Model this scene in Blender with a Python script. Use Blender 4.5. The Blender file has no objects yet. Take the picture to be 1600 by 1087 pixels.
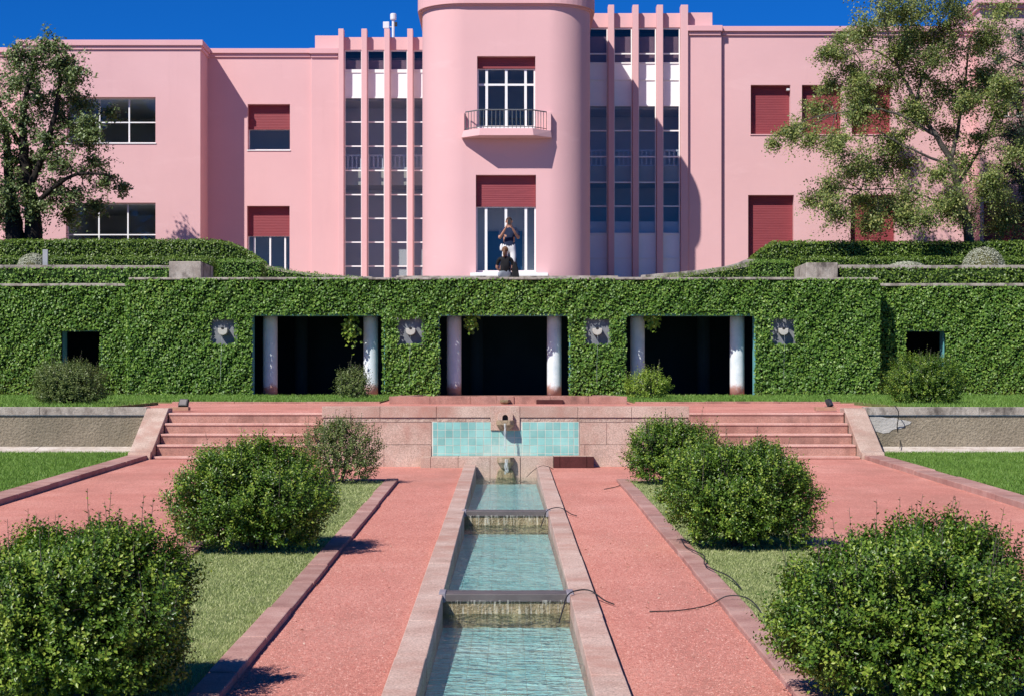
import bpy, bmesh, math, random
import numpy as np
from mathutils import Vector, Matrix, noise as mnoise

rad = math.radians
random.seed(7)
RNG = np.random.default_rng(11)
scene = bpy.context.scene
COL = scene.collection

# ------------------------------------------------------------------ camera
FPX, CX, HY, EYE = 2900.0, 791.0, 607.0, 1.81      # focal length in photo pixels, axis, horizon row, eye height
G = 64.0 / FPX                                     # the lower garden rises gently away from the camera
cam_d = bpy.data.cameras.new('camera'); cam = bpy.data.objects.new('camera', cam_d); COL.objects.link(cam)
cam.location = (0, 0, EYE); cam.rotation_euler = (rad(90), 0, 0)
cam_d.sensor_fit = 'HORIZONTAL'; cam_d.sensor_width = 36; cam_d.lens = 36 * FPX / 1600
cam_d.shift_x = (800 - CX) / 1600; cam_d.shift_y = (HY - 543.5) / 1600
cam_d.clip_start = 0.1; cam_d.clip_end = 3000
scene.camera = cam

# ------------------------------------------------------------------ sky, sun, exposure
SUN = Vector((0.79, 1.0, -1.26)).normalized()      # direction the light travels
world = bpy.data.worlds.new('World'); scene.world = world; world.use_nodes = True
wn = world.node_tree; wn.nodes.clear()
sky = wn.nodes.new('ShaderNodeTexSky'); sky.sky_type = 'NISHITA'; sky.sun_disc = False
sky.sun_elevation = math.asin(-SUN.z); sky.sun_rotation = math.atan2(-SUN.x, -SUN.y)
sky.air_density = 1.0; sky.dust_density = 0.0; sky.ozone_density = 6.0; sky.altitude = 2500
tint = wn.nodes.new('ShaderNodeMix'); tint.data_type = 'RGBA'; tint.blend_type = 'MULTIPLY'
tint.inputs['Factor'].default_value = 1.0
tint.inputs['B'].default_value = (0.045, 0.455, 1.0, 1)           # polarised, saturated blue
bg = wn.nodes.new('ShaderNodeBackground'); bg.inputs['Strength'].default_value = 0.082
out = wn.nodes.new('ShaderNodeOutputWorld')
wn.links.new(sky.outputs[0], tint.inputs['A']); wn.links.new(tint.outputs['Result'], bg.inputs['Color'])
wn.links.new(bg.outputs[0], out.inputs['Surface'])
sun_d = bpy.data.lights.new('sun', 'SUN'); sun_d.energy = 4.6; sun_d.angle = rad(0.5); sun_d.color = (1.0, 0.955, 0.88)
sun = bpy.data.objects.new('sun', sun_d); COL.objects.link(sun)
sun.rotation_euler = SUN.to_track_quat('-Z', 'Y').to_euler(); sun.location = (-20, -20, 40)
vs = scene.view_settings; vs.view_transform = 'Standard'; vs.look = 'None'; vs.gamma = 1; vs.use_curve_mapping = False
vs.exposure = 0.32
scene.cycles.max_bounces = 8; scene.cycles.transparent_max_bounces = 16
scene.cycles.use_denoising = True

# ------------------------------------------------------------------ helpers
def P(x, y, D):
    return Vector(((x - CX) / FPX * D, D, EYE - (y - HY) / FPX * D))
def PX(x, D): return (x - CX) / FPX * D
def PZ(y, D): return EYE - (y - HY) / FPX * D
def gz(D): return G * D

def tag(o, label=None, cat=None, group=None, kind=None):
    if label: o['label'] = label
    if cat: o['category'] = cat
    if group: o['group'] = group
    if kind: o['kind'] = kind
    return o
def empty(name, loc, label=None, cat=None, group=None):
    o = bpy.data.objects.new(name, None); COL.objects.link(o); o.location = loc
    o.empty_display_size = 0.2
    return tag(o, label, cat, group)
def link(o, parent=None):
    COL.objects.link(o)
    if parent is not None:
        o.parent = parent
        off = Vector((0, 0, 0)); p = parent
        while p is not None:
            off += p.location; p = p.parent
        o.location = o.location - off
    return o
def bevel(o, w, seg=2):
    m = o.modifiers.new('bevel', 'BEVEL'); m.width = w; m.segments = seg; m.limit_method = 'ANGLE'; m.angle_limit = rad(40)
    return o

class MB:
    """collects shapes in world coordinates and links them as one mesh object"""
    def __init__(s): s.v = []; s.f = []
    def add(s, vs, fs):
        n = len(s.v); s.v += [tuple(v) for v in vs]; s.f += [tuple(i + n for i in f) for f in fs]; return s
    def box(s, x0, x1, y0, y1, z0, z1):
        return s.add([(x0,y0,z0),(x1,y0,z0),(x1,y1,z0),(x0,y1,z0),(x0,y0,z1),(x1,y0,z1),(x1,y1,z1),(x0,y1,z1)],
                     [(0,3,2,1),(4,5,6,7),(0,1,5,4),(1,2,6,5),(2,3,7,6),(3,0,4,7)])
    def sbox(s, x0, x1, y0, y1, dz0, dz1, zf=gz):
        """a box whose top and bottom follow the slope zf(depth)"""
        a, b = zf(y0), zf(y1)
        return s.add([(x0,y0,a+dz0),(x1,y0,a+dz0),(x1,y1,b+dz0),(x0,y1,b+dz0),(x0,y0,a+dz1),(x1,y0,a+dz1),(x1,y1,b+dz1),(x0,y1,b+dz1)],
                     [(0,3,2,1),(4,5,6,7),(0,1,5,4),(1,2,6,5),(2,3,7,6),(3,0,4,7)])
    def prism(s, poly, a0, a1, axis):
        """extrude a polygon along an axis: 'z' poly=(x,y), 'x' poly=(y,z), 'y' poly=(x,z)"""
        n = len(poly)
        def pt(p, a): return (p[0],p[1],a) if axis=='z' else (a,p[0],p[1]) if axis=='x' else (p[0],a,p[1])
        vs = [pt(p,a0) for p in poly] + [pt(p,a1) for p in poly]
        fs = [tuple(range(n))[::-1], tuple(range(n,2*n))] + [(i,(i+1)%n,n+(i+1)%n,n+i) for i in range(n)]
        return s.add(vs, fs)
    def quad(s, a, b, c, d): return s.add([a,b,c,d], [(0,1,2,3)])
    def tube(s, pts, r, n=6, cap=True):
        pts = [Vector(p) for p in pts]; rs = r if isinstance(r,(list,tuple)) else [r]*len(pts)
        rings = []; prev = None
        for i,p in enumerate(pts):
            d = (pts[min(i+1,len(pts)-1)] - pts[max(i-1,0)])
            d = d.normalized() if d.length > 1e-9 else Vector((0,0,1))
            if prev is None:
                u = d.orthogonal().normalized()
            else:
                u = (prev - d*prev.dot(d)); u = u.normalized() if u.length > 1e-6 else d.orthogonal().normalized()
            prev = u; w = d.cross(u)
            rings.append([p + (u*math.cos(2*math.pi*k/n) + w*math.sin(2*math.pi*k/n))*rs[i] for k in range(n)])
        vs = [v for r_ in rings for v in r_]; fs = []
        for i in range(len(pts)-1):
            for k in range(n):
                fs.append((i*n+k, i*n+(k+1)%n, (i+1)*n+(k+1)%n, (i+1)*n+k))
        if cap: fs.append(tuple(range(n))[::-1]); fs.append(tuple((len(pts)-1)*n+k for k in range(n)))
        return s.add(vs, fs)
    def lathe(s, c, prof, n=24):
        """profile [(r,z)] about the vertical through c"""
        vs = []; fs = []
        for r,z in prof:
            for k in range(n):
                a = 2*math.pi*k/n; vs.append((c[0]+r*math.cos(a), c[1]+r*math.sin(a), c[2]+z))
        for i in range(len(prof)-1):
            for k in range(n): fs.append((i*n+k, i*n+(k+1)%n, (i+1)*n+(k+1)%n, (i+1)*n+k))
        fs.append(tuple(range(n))[::-1]); fs.append(tuple((len(prof)-1)*n+k for k in range(n)))
        return s.add(vs, fs)
    def build(s, name, mat, parent=None, smooth=False, bev=0, fix=True):
        me = bpy.data.meshes.new(name); me.from_pydata(s.v, [], s.f)
        if fix:
            bm = bmesh.new(); bm.from_mesh(me); bmesh.ops.recalc_face_normals(bm, faces=bm.faces); bm.to_mesh(me); bm.free()
        if smooth: me.polygons.foreach_set('use_smooth', [True]*len(me.polygons))
        me.update()
        if mat: me.materials.append(mat)
        o = bpy.data.objects.new(name, me); link(o, parent)
        if bev: bevel(o, bev)
        return o

def np_mesh(name, V, F, mat, parent=None, smooth=False):
    """V (n,3) float, F (m,3) int -> one mesh object"""
    me = bpy.data.meshes.new(name); n, m = len(V), len(F)
    me.vertices.add(n); me.vertices.foreach_set('co', np.ascontiguousarray(V, dtype=np.float32).ravel())
    me.loops.add(m*3); me.loops.foreach_set('vertex_index', np.ascontiguousarray(F, dtype=np.int32).ravel())
    me.polygons.add(m); me.polygons.foreach_set('loop_start', np.arange(0, m*3, 3, dtype=np.int32))
    try: me.polygons.foreach_set('loop_total', np.full(m, 3, dtype=np.int32))
    except Exception: pass
    if smooth: me.polygons.foreach_set('use_smooth', np.ones(m, dtype=bool))
    me.update(); me.validate()
    me.materials.append(mat)
    o = bpy.data.objects.new(name, me); return link(o, parent)

def unit(a): return a / np.maximum(np.linalg.norm(a, axis=1, keepdims=True), 1e-9)

def leaves(C, N, U, L, W, fold=0.18):
    """folded pointed leaves: centres C, facing N, growing along U, length L, width W"""
    n = len(C); N = unit(N); U = unit(U - N*np.sum(U*N,axis=1,keepdims=True)); S = np.cross(N, U)
    L = np.broadcast_to(np.asarray(L,float), (n,))[:,None]; W = np.broadcast_to(np.asarray(W,float),(n,))[:,None]
    v0 = C - U*L*0.5; v2 = C + U*L*0.5; m = C - U*L*0.05 + N*W*fold
    v1 = m - S*W*0.5; v3 = m + S*W*0.5
    V = np.stack([v0,v1,v2,v3],1).reshape(-1,3)
    b = np.arange(n)[:,None]*4
    F = np.concatenate([b+np.array([[0,2,1]]), b+np.array([[0,3,2]])],1).reshape(-1,3)
    return V, F

def rnd(n, s=1.0): return RNG.normal(0, s, (n,3))
def sph(n):
    return unit(RNG.normal(0,1,(n,3)))

# ------------------------------------------------------------------ materials
MATS = {}
def newmat(name):
    m = bpy.data.materials.new(name); m.use_nodes = True
    nt = m.node_tree; nt.nodes.clear()
    o = nt.nodes.new('ShaderNodeOutputMaterial'); MATS[name] = m
    return m, nt, o
def nd(nt, t, **kw):
    n = nt.nodes.new(t)
    for k,v in kw.items():
        if k in ('operation','blend_type','data_type','noise_dimensions','feature','distance','interpolation_type','wave_type','bands_direction'): setattr(n,k,v)
        else: n.inputs[k].default_value = v
    return n
def ramp(nt, fac, stops):
    r = nt.nodes.new('ShaderNodeValToRGB'); e = r.color_ramp.elements
    while len(e) < len(stops): e.new(0.5)
    for i,(p,c) in enumerate(stops): e[i].position = p; e[i].color = (*c,1) if len(c)==3 else c
    nt.links.new(fac, r.inputs[0]); return r.outputs[0]
def mixc(nt, f, a, b, mode='MIX'):
    m = nt.nodes.new('ShaderNodeMix'); m.data_type='RGBA'; m.blend_type = mode
    for sock,val in ((m.inputs['Factor'],f),(m.inputs['A'],a),(m.inputs['B'],b)):
        if hasattr(val,'links'): nt.links.new(val, sock)
        else: sock.default_value = val if not isinstance(val,tuple) else ((*val,1) if len(val)==3 else val)
    return m.outputs['Result']
def noise(nt, scale, detail=4, rough=0.55, coord=None, dist=0.0):
    n = nd(nt,'ShaderNodeTexNoise', Scale=scale, Detail=detail, Roughness=rough, Distortion=dist)
    if coord is not None: nt.links.new(coord, n.inputs['Vector'])
    return n.outputs['Fac']
def wpos(nt):
    return nt.nodes.new('ShaderNodeNewGeometry').outputs['Position']
def vscale(nt, vec, s):
    m = nt.nodes.new('ShaderNodeVectorMath'); m.operation='MULTIPLY'; m.inputs[1].default_value = s; nt.links.new(vec,m.inputs[0]); return m.outputs[0]

def surf(name, cols, scale=3.0, detail=5, rough=0.85, spec=0.3, bump=0.0, bscale=60, bdist=0.01, fine=None, stretch=None, grime=None, island=0.0, metallic=0.0):
    """mottled surface: three tones over noise, optional fine speckle, stains and relief"""
    m, nt, o = newmat(name)
    pos = wpos(nt)
    p2 = vscale(nt, pos, stretch) if stretch else pos
    f = noise(nt, scale, detail, 0.6, p2)
    k = len(cols)
    col = ramp(nt, f, [(0.30+0.4*i/max(k-1,1), c) for i,c in enumerate(cols)])
    if fine:
        fs, amt = fine
        g = noise(nt, fs, 2, 0.6, pos)
        v = ramp(nt, g, [(0.32,(1-amt,)*3),(0.68,(1+amt,)*3)])
        col = mixc(nt, 1.0, col, v, 'MULTIPLY')
    if grime:
        gc, gs, lo, hi = grime
        h = noise(nt, gs, 6, 0.65, vscale(nt,pos,(1,1,0.6)))
        col = mixc(nt, ramp(nt, h, [(lo,(0,0,0)),(hi,(1,1,1))]), col, gc)
    if island:
        gi = nt.nodes.new('ShaderNodeObjectInfo')
        v = ramp(nt, gi.outputs['Random'], [(0,(1-island,)*3),(1,(1+island*0.6,)*3)])
        col = mixc(nt, 1.0, col, v, 'MULTIPLY')
    b = nd(nt,'ShaderNodeBsdfPrincipled', Roughness=rough, Metallic=metallic)
    b.inputs['Specular IOR Level'].default_value = spec
    nt.links.new(col, b.inputs['Base Color'])
    if bump:
        bn = nd(nt,'ShaderNodeBump', Strength=bump, Distance=bdist)
        nt.links.new(noise(nt,bscale,4,0.6,pos), bn.inputs['Height']); nt.links.new(bn.outputs[0], b.inputs['Normal'])
    nt.links.new(b.outputs[0], o.inputs[0]); return m

def leafmat(name, stops, trans=0.25, rough=0.38, spec=0.4, patch=0.35, pscale=1.2):
    """leaf colour varies leaf by leaf, with broad patches of tone"""
    m, nt, o = newmat(name)
    g = nt.nodes.new('ShaderNodeNewGeometry')
    n = noise(nt, pscale, 3, 0.6, g.outputs['Position'])
    a = nd(nt,'ShaderNodeMath', operation='MULTIPLY'); a.inputs[1].default_value = 1-patch; nt.links.new(g.outputs['Random Per Island'], a.inputs[0])
    b2 = nd(nt,'ShaderNodeMath', operation='MULTIPLY_ADD'); b2.inputs[1].default_value = patch; nt.links.new(n,b2.inputs[0]); nt.links.new(a.outputs[0], b2.inputs[2])
    col = ramp(nt, b2.outputs[0], stops)
    b = nd(nt,'ShaderNodeBsdfPrincipled', Roughness=rough); b.inputs['Specular IOR Level'].default_value = spec
    nt.links.new(col, b.inputs['Base Color'])
    t = nt.nodes.new('ShaderNodeBsdfTranslucent'); nt.links.new(mixc(nt,1.0,col,(1.1,1.25,0.5),'MULTIPLY'), t.inputs['Color'])
    mx = nt.nodes.new('ShaderNodeMixShader'); mx.inputs[0].default_value = trans
    nt.links.new(b.outputs[0], mx.inputs[1]); nt.links.new(t.outputs[0], mx.inputs[2]); nt.links.new(mx.outputs[0], o.inputs[0])
    return m

def glassmat(name, tintc, fac=0.12, rough=0.02, bump=None):
    m, nt, o = newmat(name)
    t = nt.nodes.new('ShaderNodeBsdfTransparent'); t.inputs[0].default_value = (*tintc,1)
    gl = nt.nodes.new('ShaderNodeBsdfGlossy'); gl.inputs['Roughness'].default_value = rough
    fr = nt.nodes.new('ShaderNodeFresnel'); fr.inputs[0].default_value = 1.33 if bump else 1.5
    if bump:
        strength, sc = bump
        pos = wpos(nt)
        h1 = noise(nt, sc, 3, 0.55, vscale(nt,pos,(0.8,2.2,1)), 0.6)
        h2 = noise(nt, sc*3.1, 2, 0.5, vscale(nt,pos,(0.7,1.8,1)))
        ad = nd(nt,'ShaderNodeMath', operation='MULTIPLY_ADD'); ad.inputs[1].default_value = 0.35; nt.links.new(h2,ad.inputs[0]); nt.links.new(h1,ad.inputs[2])
        bn = nd(nt,'ShaderNodeBump', Strength=strength, Distance=0.045); nt.links.new(ad.outputs[0], bn.inputs['Height'])
        nt.links.new(bn.outputs[0], gl.inputs['Normal']); nt.links.new(bn.outputs[0], fr.inputs['Normal'])
    mx = nt.nodes.new('ShaderNodeMixShader')
    if bump:
        nt.links.new(fr.outputs[0], mx.inputs[0])
    else:
        lw = nt.nodes.new('ShaderNodeLayerWeight'); lw.inputs[0].default_value = 0.5
        pw = nd(nt,'ShaderNodeMath', operation='POWER'); pw.inputs[1].default_value = 5; nt.links.new(lw.outputs['Facing'], pw.inputs[0])
        ad = nd(nt,'ShaderNodeMath', operation='MULTIPLY_ADD'); ad.inputs[1].default_value = 0.9; ad.inputs[2].default_value = fac; nt.links.new(pw.outputs[0], ad.inputs[0]); nt.links.new(ad.outputs[0], mx.inputs[0])
    nt.links.new(t.outputs[0], mx.inputs[1]); nt.links.new(gl.outputs[0], mx.inputs[2]); nt.links.new(mx.outputs[0], o.inputs[0])
    return m

PINK, nt, o = newmat('pink_plaster'); pos=wpos(nt)
_c=ramp(nt,noise(nt,.35,6,.6,pos),[(0.3,(0.685,0.408,0.412)),(0.5,(0.71,0.427,0.430)),(0.7,(0.735,0.447,0.450))])
_c=mixc(nt,ramp(nt,noise(nt,1.1,6,.7,vscale(nt,pos,(2.2,2.2,.16))),[(0.56,(0,0,0)),(0.84,(.30,)*3)]),_c,(0.59,0.345,0.35))
_c=mixc(nt,ramp(nt,noise(nt,.9,4,.6,vscale(nt,pos,(.5,.5,1.6))),[(0.60,(0,0,0)),(0.72,(.5,)*3)]),_c,(0.765,0.485,0.485))
bs=nd(nt,'ShaderNodeBsdfPrincipled',Roughness=.88); bs.inputs['Specular IOR Level'].default_value=.15; nt.links.new(_c,bs.inputs['Base Color'])
bn=nd(nt,'ShaderNodeBump',Strength=.22,Distance=.012); nt.links.new(noise(nt,9,6,.65,vscale(nt,pos,(.5,1,1))),bn.inputs['Height']); nt.links.new(bn.outputs[0],bs.inputs['Normal']); nt.links.new(bs.outputs[0],o.inputs[0])
TRIM   = surf('pink_trim', [(0.69,0.385,0.40),(0.73,0.42,0.43)], 0.8, 5, 0.85, 0.2)
SHUT_M, nt, o = newmat('red_shutter')
pos = wpos(nt); sx = nt.nodes.new('ShaderNodeSeparateXYZ'); nt.links.new(pos, sx.inputs[0])
mm = nd(nt,'ShaderNodeMath', operation='MULTIPLY'); mm.inputs[1].default_value = 2*math.pi/0.055; nt.links.new(sx.outputs[2], mm.inputs[0])
sn = nd(nt,'ShaderNodeMath', operation='SINE'); nt.links.new(mm.outputs[0], sn.inputs[0])
bn = nd(nt,'ShaderNodeBump', Strength=0.22, Distance=0.012); nt.links.new(sn.outputs[0], bn.inputs['Height'])
colr = ramp(nt, noise(nt, 3.0, 4, 0.6, vscale(nt,pos,(0.6,1,9))), [(0.3,(0.215,0.030,0.040)),(0.7,(0.265,0.044,0.054))])
bs = nd(nt,'ShaderNodeBsdfPrincipled', Roughness=0.6); nt.links.new(colr, bs.inputs['Base Color']); nt.links.new(bn.outputs[0], bs.inputs['Normal']); nt.links.new(bs.outputs[0], o.inputs[0])
SHUT = SHUT_M
WHITE  = surf('white_frame', [(0.78,0.78,0.77),(0.84,0.84,0.83)], 4, 3, 0.5, 0.4)
PANELW = surf('white_panel', [(0.78,0.80,0.82),(0.86,0.87,0.88)], 1.5, 4, 0.5, 0.4)
GREYIN = surf('room_plaster', [(0.62,0.63,0.62),(0.70,0.70,0.68)], 1.0, 3, 0.9, 0.2)
BEIGE  = surf('ceiling_beige', [(0.50,0.47,0.38),(0.58,0.55,0.46)], 1.0, 3, 0.9, 0.2)
BLUEDR = surf('blue_door', [(0.035,0.10,0.20),(0.05,0.13,0.25)], 1.0, 3, 0.6, 0.3)
SHADEIN = surf('shaded_teal_room', [(0.010,0.030,0.036),(0.016,0.042,0.048)], 1.0, 3, 0.9, 0.1)  # teal darkened to near black: the room's shade is in the base colour
RAILM  = surf('grey_iron', [(0.10,0.115,0.12),(0.15,0.165,0.17)], 8, 3, 0.5, 0.5)
GLASS  = glassmat('window_glass', (0.86,0.88,0.90), 0.035)
BLIND  = surf('mauve_blind', [(0.22,0.13,0.15),(0.28,0.17,0.19)], 2, 3, 0.8, 0.2)
TEAL   = surf('turquoise_paint', [(0.10,0.34,0.36),(0.16,0.42,0.44)], 3, 5, 0.7, 0.3)
COLUMN = surf('column_paint', [(0.52,0.60,0.64),(0.66,0.72,0.74),(0.72,0.76,0.77)], 3.5, 6, 0.8, 0.25, 0.25, 40, 0.01)
GRANITE= surf('granite_pink', [(0.38,0.26,0.205),(0.485,0.352,0.285),(0.56,0.43,0.355)], 2.2, 8, 0.85, 0.25, 0.5, 90, 0.008, fine=(75,0.30), grime=((0.40,0.20,0.155),1.3,0.50,0.74), island=0.06)
GRAN_RO= surf('granite_rough', [(0.38,0.27,0.21),(0.50,0.38,0.31),(0.58,0.46,0.38)], 6, 8, 0.9, 0.2, 1.0, 22, 0.03, fine=(60,0.2), island=0.12)
STEPST = surf('step_stone', [(0.32,0.155,0.125),(0.41,0.215,0.17),(0.47,0.27,0.22)], 2.5, 8, 0.9, 0.2, 0.5, 70, 0.008, fine=(70,0.25), grime=((0.20,0.105,0.085),1.8,0.50,0.70))  # stained stone, also darkened for the dimmer light on the risers
TREADST= surf('tread_stone', [(0.50,0.265,0.22),(0.58,0.34,0.285),(0.64,0.41,0.35)], 2.5, 8, 0.9, 0.2, 0.4, 70, 0.008, fine=(70,0.2))  # dusty pink, lightened further for the sun the treads catch
MORTAR = surf('mortar', [(0.44,0.33,0.27),(0.54,0.43,0.36)], 5, 5, 0.95, 0.1)
KERB   = surf('kerb_stone', [(0.33,0.165,0.14),(0.42,0.235,0.20),(0.50,0.315,0.27)], 3, 8, 0.9, 0.2, 0.35, 60, 0.008, fine=(90,0.18), island=0.14)
GREYST = surf('lichen_stone', [(0.24,0.20,0.17),(0.37,0.325,0.28),(0.46,0.41,0.36)], 4, 9, 0.95, 0.15, 0.5, 40, 0.012, fine=(50,0.2), grime=((0.10,0.085,0.075),3.0,0.50,0.66), island=0.1)
LEDGE  = surf('ledge_stone', [(0.42,0.35,0.29),(0.55,0.48,0.42),(0.64,0.58,0.53)], 4, 8, 0.9, 0.2, 0.4, 50, 0.01, fine=(60,0.2), grime=((0.26,0.17,0.13),2.2,0.56,0.74))
CHST   = surf('channel_stone', [(0.42,0.265,0.215),(0.53,0.36,0.30),(0.60,0.44,0.375)], 2.2, 8, 0.85, 0.25, 0.5, 90, 0.008, fine=(75,0.30), grime=((0.44,0.22,0.17),1.3,0.50,0.74), island=0.06)
DARKRED= surf('dark_red_stone', [(0.055,0.014,0.013),(0.085,0.023,0.021)], 5, 6, 0.8, 0.3, 0.3, 60, 0.006, fine=(80,0.2))
ROUGHC = surf('roughcast', [(0.20,0.165,0.12),(0.27,0.225,0.165),(0.32,0.27,0.20)], 1.1, 9, 0.95, 0.15, 1.0, 26, 0.03, fine=(38,0.22), grime=((0.16,0.14,0.10),0.7,0.48,0.75), stretch=(1,1,0.5))
LIMEW  = surf('limewash', [(0.36,0.34,0.31),(0.52,0.50,0.47)], 3, 8, 0.95, 0.15, 0.6, 26, 0.03)
SLATE  = surf('slate', [(0.085,0.072,0.072),(0.14,0.12,0.115)], 5, 6, 0.5, 0.4, 0.2, 40, 0.006)
MOSSY  = surf('wet_mossy_stone', [(0.11,0.085,0.045),(0.23,0.18,0.095),(0.36,0.285,0.16)], 16, 8, 0.35, 0.5, 0.9, 45, 0.02, stretch=(1.6,1,0.45))
GRAVEL, nt, o = newmat('red_gravel'); pos=wpos(nt)
_c=ramp(nt,noise(nt,0.8,8,.65,pos),[(0.30,(0.55,0.208,0.165)),(0.5,(0.63,0.262,0.21)),(0.72,(0.71,0.335,0.275))])
_c=mixc(nt,1.0,_c,ramp(nt,noise(nt,34,4,.75,pos),[(0.28,(0.70,0.66,0.65)),(0.5,(1.0,1.0,1.0)),(0.72,(1.25,1.3,1.3))]),'MULTIPLY')
_c=mixc(nt,1.0,_c,ramp(nt,noise(nt,115,3,.7,pos),[(0.30,(0.62,0.56,0.55)),(0.5,(1.0,1.0,1.0)),(0.70,(1.3,1.4,1.4))]),'MULTIPLY')
_c=mixc(nt,ramp(nt,noise(nt,0.55,7,.75,vscale(nt,pos,(1.8,.45,1))),[(0.47,(0,0,0)),(0.72,(.75,)*3)]),_c,(0.43,0.19,0.15))
bs=nd(nt,'ShaderNodeBsdfPrincipled',Roughness=.95); bs.inputs['Specular IOR Level'].default_value=.12; nt.links.new(_c,bs.inputs['Base Color'])
bn=nd(nt,'ShaderNodeBump',Strength=.8,Distance=.012); nt.links.new(noise(nt,90,4,.75,pos),bn.inputs['Height']); nt.links.new(bn.outputs[0],bs.inputs['Normal']); nt.links.new(bs.outputs[0],o.inputs[0])
GRAVST = surf('gravel_stones', [(0.32,0.10,0.08),(0.55,0.21,0.175),(0.72,0.42,0.36)], 40, 2, 0.9, 0.2)
SOIL   = surf('soil', [(0.085,0.085,0.035),(0.13,0.13,0.055)], 6, 6, 0.95, 0.1, 0.6, 50, 0.02)
TURFB  = surf('turf_base', [(0.10,0.14,0.04),(0.17,0.205,0.075),(0.25,0.265,0.12)], 2.0, 7, 0.95, 0.1, 0.6, 70, 0.02)
TILE_M, nt, o = newmat('turquoise_tile'); pos=wpos(nt)
_c=ramp(nt,noise(nt,3,5,.6,pos),[(0.3,(0.19,0.45,0.415)),(0.5,(0.25,0.52,0.475)),(0.7,(0.32,0.58,0.53))])
_oi=nt.nodes.new('ShaderNodeObjectInfo'); _c=mixc(nt,1.0,_c,ramp(nt,_oi.outputs['Random'],[(0,(.84,)*3),(1,(1.1,)*3)]),'MULTIPLY')
# lime deposit left by the spray, fanning out from the spout
_vm=nt.nodes.new('ShaderNodeVectorMath'); _vm.operation='DISTANCE'; nt.links.new(vscale(nt,pos,(1.0,0,1.5)),_vm.inputs[0]); _vm.inputs[1].default_value=(0,0,1.5*0.80)
_mr=nd(nt,'ShaderNodeMapRange'); _mr.inputs['From Min'].default_value=.25; _mr.inputs['From Max'].default_value=.85; _mr.inputs['To Min'].default_value=1; _mr.inputs['To Max'].default_value=0; nt.links.new(_vm.outputs['Value'],_mr.inputs['Value'])
_ml=nd(nt,'ShaderNodeMath',operation='MULTIPLY'); nt.links.new(_mr.outputs[0],_ml.inputs[0]); nt.links.new(noise(nt,5,6,.7,pos),_ml.inputs[1])
_c=mixc(nt,ramp(nt,_ml.outputs[0],[(0.26,(0,0,0)),(0.60,(.75,)*3)]),_c,(0.50,0.62,0.55))
bs=nd(nt,'ShaderNodeBsdfPrincipled',Roughness=.25); nt.links.new(_c,bs.inputs['Base Color']); nt.links.new(bs.outputs[0],o.inputs[0])
PTILE  = surf('pool_tile', [(0.32,0.70,0.70),(0.45,0.79,0.78),(0.60,0.85,0.835)], 1.3, 6, 0.4, 0.4, island=0.10)
GROUT  = surf('grout', [(0.55,0.55,0.48),(0.68,0.66,0.58)], 6, 5, 0.9, 0.2)
WATER  = glassmat('water', (0.94,0.99,0.99), 0, 0.02, bump=(1.0, 5.0))
m,nt,o=newmat('falling_water')
_t=nt.nodes.new('ShaderNodeBsdfTransparent'); _t.inputs[0].default_value=(.96,.98,.98,1); _d=nt.nodes.new('ShaderNodeBsdfDiffuse'); _d.inputs[0].default_value=(.85,.89,.90,1)
_tr=nt.nodes.new('ShaderNodeBsdfTranslucent'); _tr.inputs[0].default_value=(.85,.89,.90,1); _m0=nt.nodes.new('ShaderNodeMixShader'); _m0.inputs[0].default_value=.5
_m1=nt.nodes.new('ShaderNodeMixShader'); nt.links.new(ramp(nt,noise(nt,30,3,.6,vscale(nt,wpos(nt),(1,1,.15))),[(0.40,(.10,)*3),(0.66,(.75,)*3)]),_m1.inputs[0])
nt.links.new(_d.outputs[0],_m0.inputs[1]); nt.links.new(_tr.outputs[0],_m0.inputs[2]); nt.links.new(_t.outputs[0],_m1.inputs[1]); nt.links.new(_m0.outputs[0],_m1.inputs[2]); nt.links.new(_m1.outputs[0],o.inputs[0]); STREAM=m
m,nt,o=newmat('water_film')
_t=nt.nodes.new('ShaderNodeBsdfTransparent'); _d=nt.nodes.new('ShaderNodeBsdfDiffuse'); _d.inputs[0].default_value=(.80,.80,.70,1); _m1=nt.nodes.new('ShaderNodeMixShader')
nt.links.new(ramp(nt,noise(nt,34,3,.6,vscale(nt,wpos(nt),(1.4,1,.12))),[(0.50,(.0,)*3),(0.72,(.42,)*3)]),_m1.inputs[0]); nt.links.new(_t.outputs[0],_m1.inputs[1]); nt.links.new(_d.outputs[0],_m1.inputs[2]); nt.links.new(_m1.outputs[0],o.inputs[0]); FILM=m
BLACK  = surf('black_rubber', [(0.012,0.012,0.013),(0.03,0.03,0.032)], 10, 2, 0.55, 0.4)
METALW = surf('white_metal', [(0.62,0.64,0.66),(0.72,0.74,0.76)], 5, 3, 0.4, 0.5)
WOODB  = surf('wood_board', [(0.36,0.20,0.13),(0.46,0.28,0.19)], 12, 4, 0.8, 0.2)
BARK   = surf('bark', [(0.05,0.042,0.036),(0.10,0.088,0.075),(0.17,0.155,0.135)], 6, 8, 0.95, 0.1, 1.0, 25, 0.03, stretch=(1,1,0.3))
BARKD  = surf('dark_bark', [(0.016,0.013,0.012),(0.04,0.034,0.03)], 6, 8, 0.95, 0.1, 1.0, 25, 0.03, stretch=(1,1,0.3))
TWIG   = surf('twig', [(0.20,0.175,0.15),(0.32,0.29,0.26)], 20, 3, 0.9, 0.1)
SHADE  = surf('leaf_gap_shade', [(0.010,0.022,0.008),(0.016,0.034,0.012)], 4, 4, 0.95, 0.05)  # near-black green: shade behind the leaves put into the colour
ROOFM  = surf('flat_roof', [(0.35,0.30,0.29),(0.42,0.37,0.35)], 1, 3, 0.9, 0.1)

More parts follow.
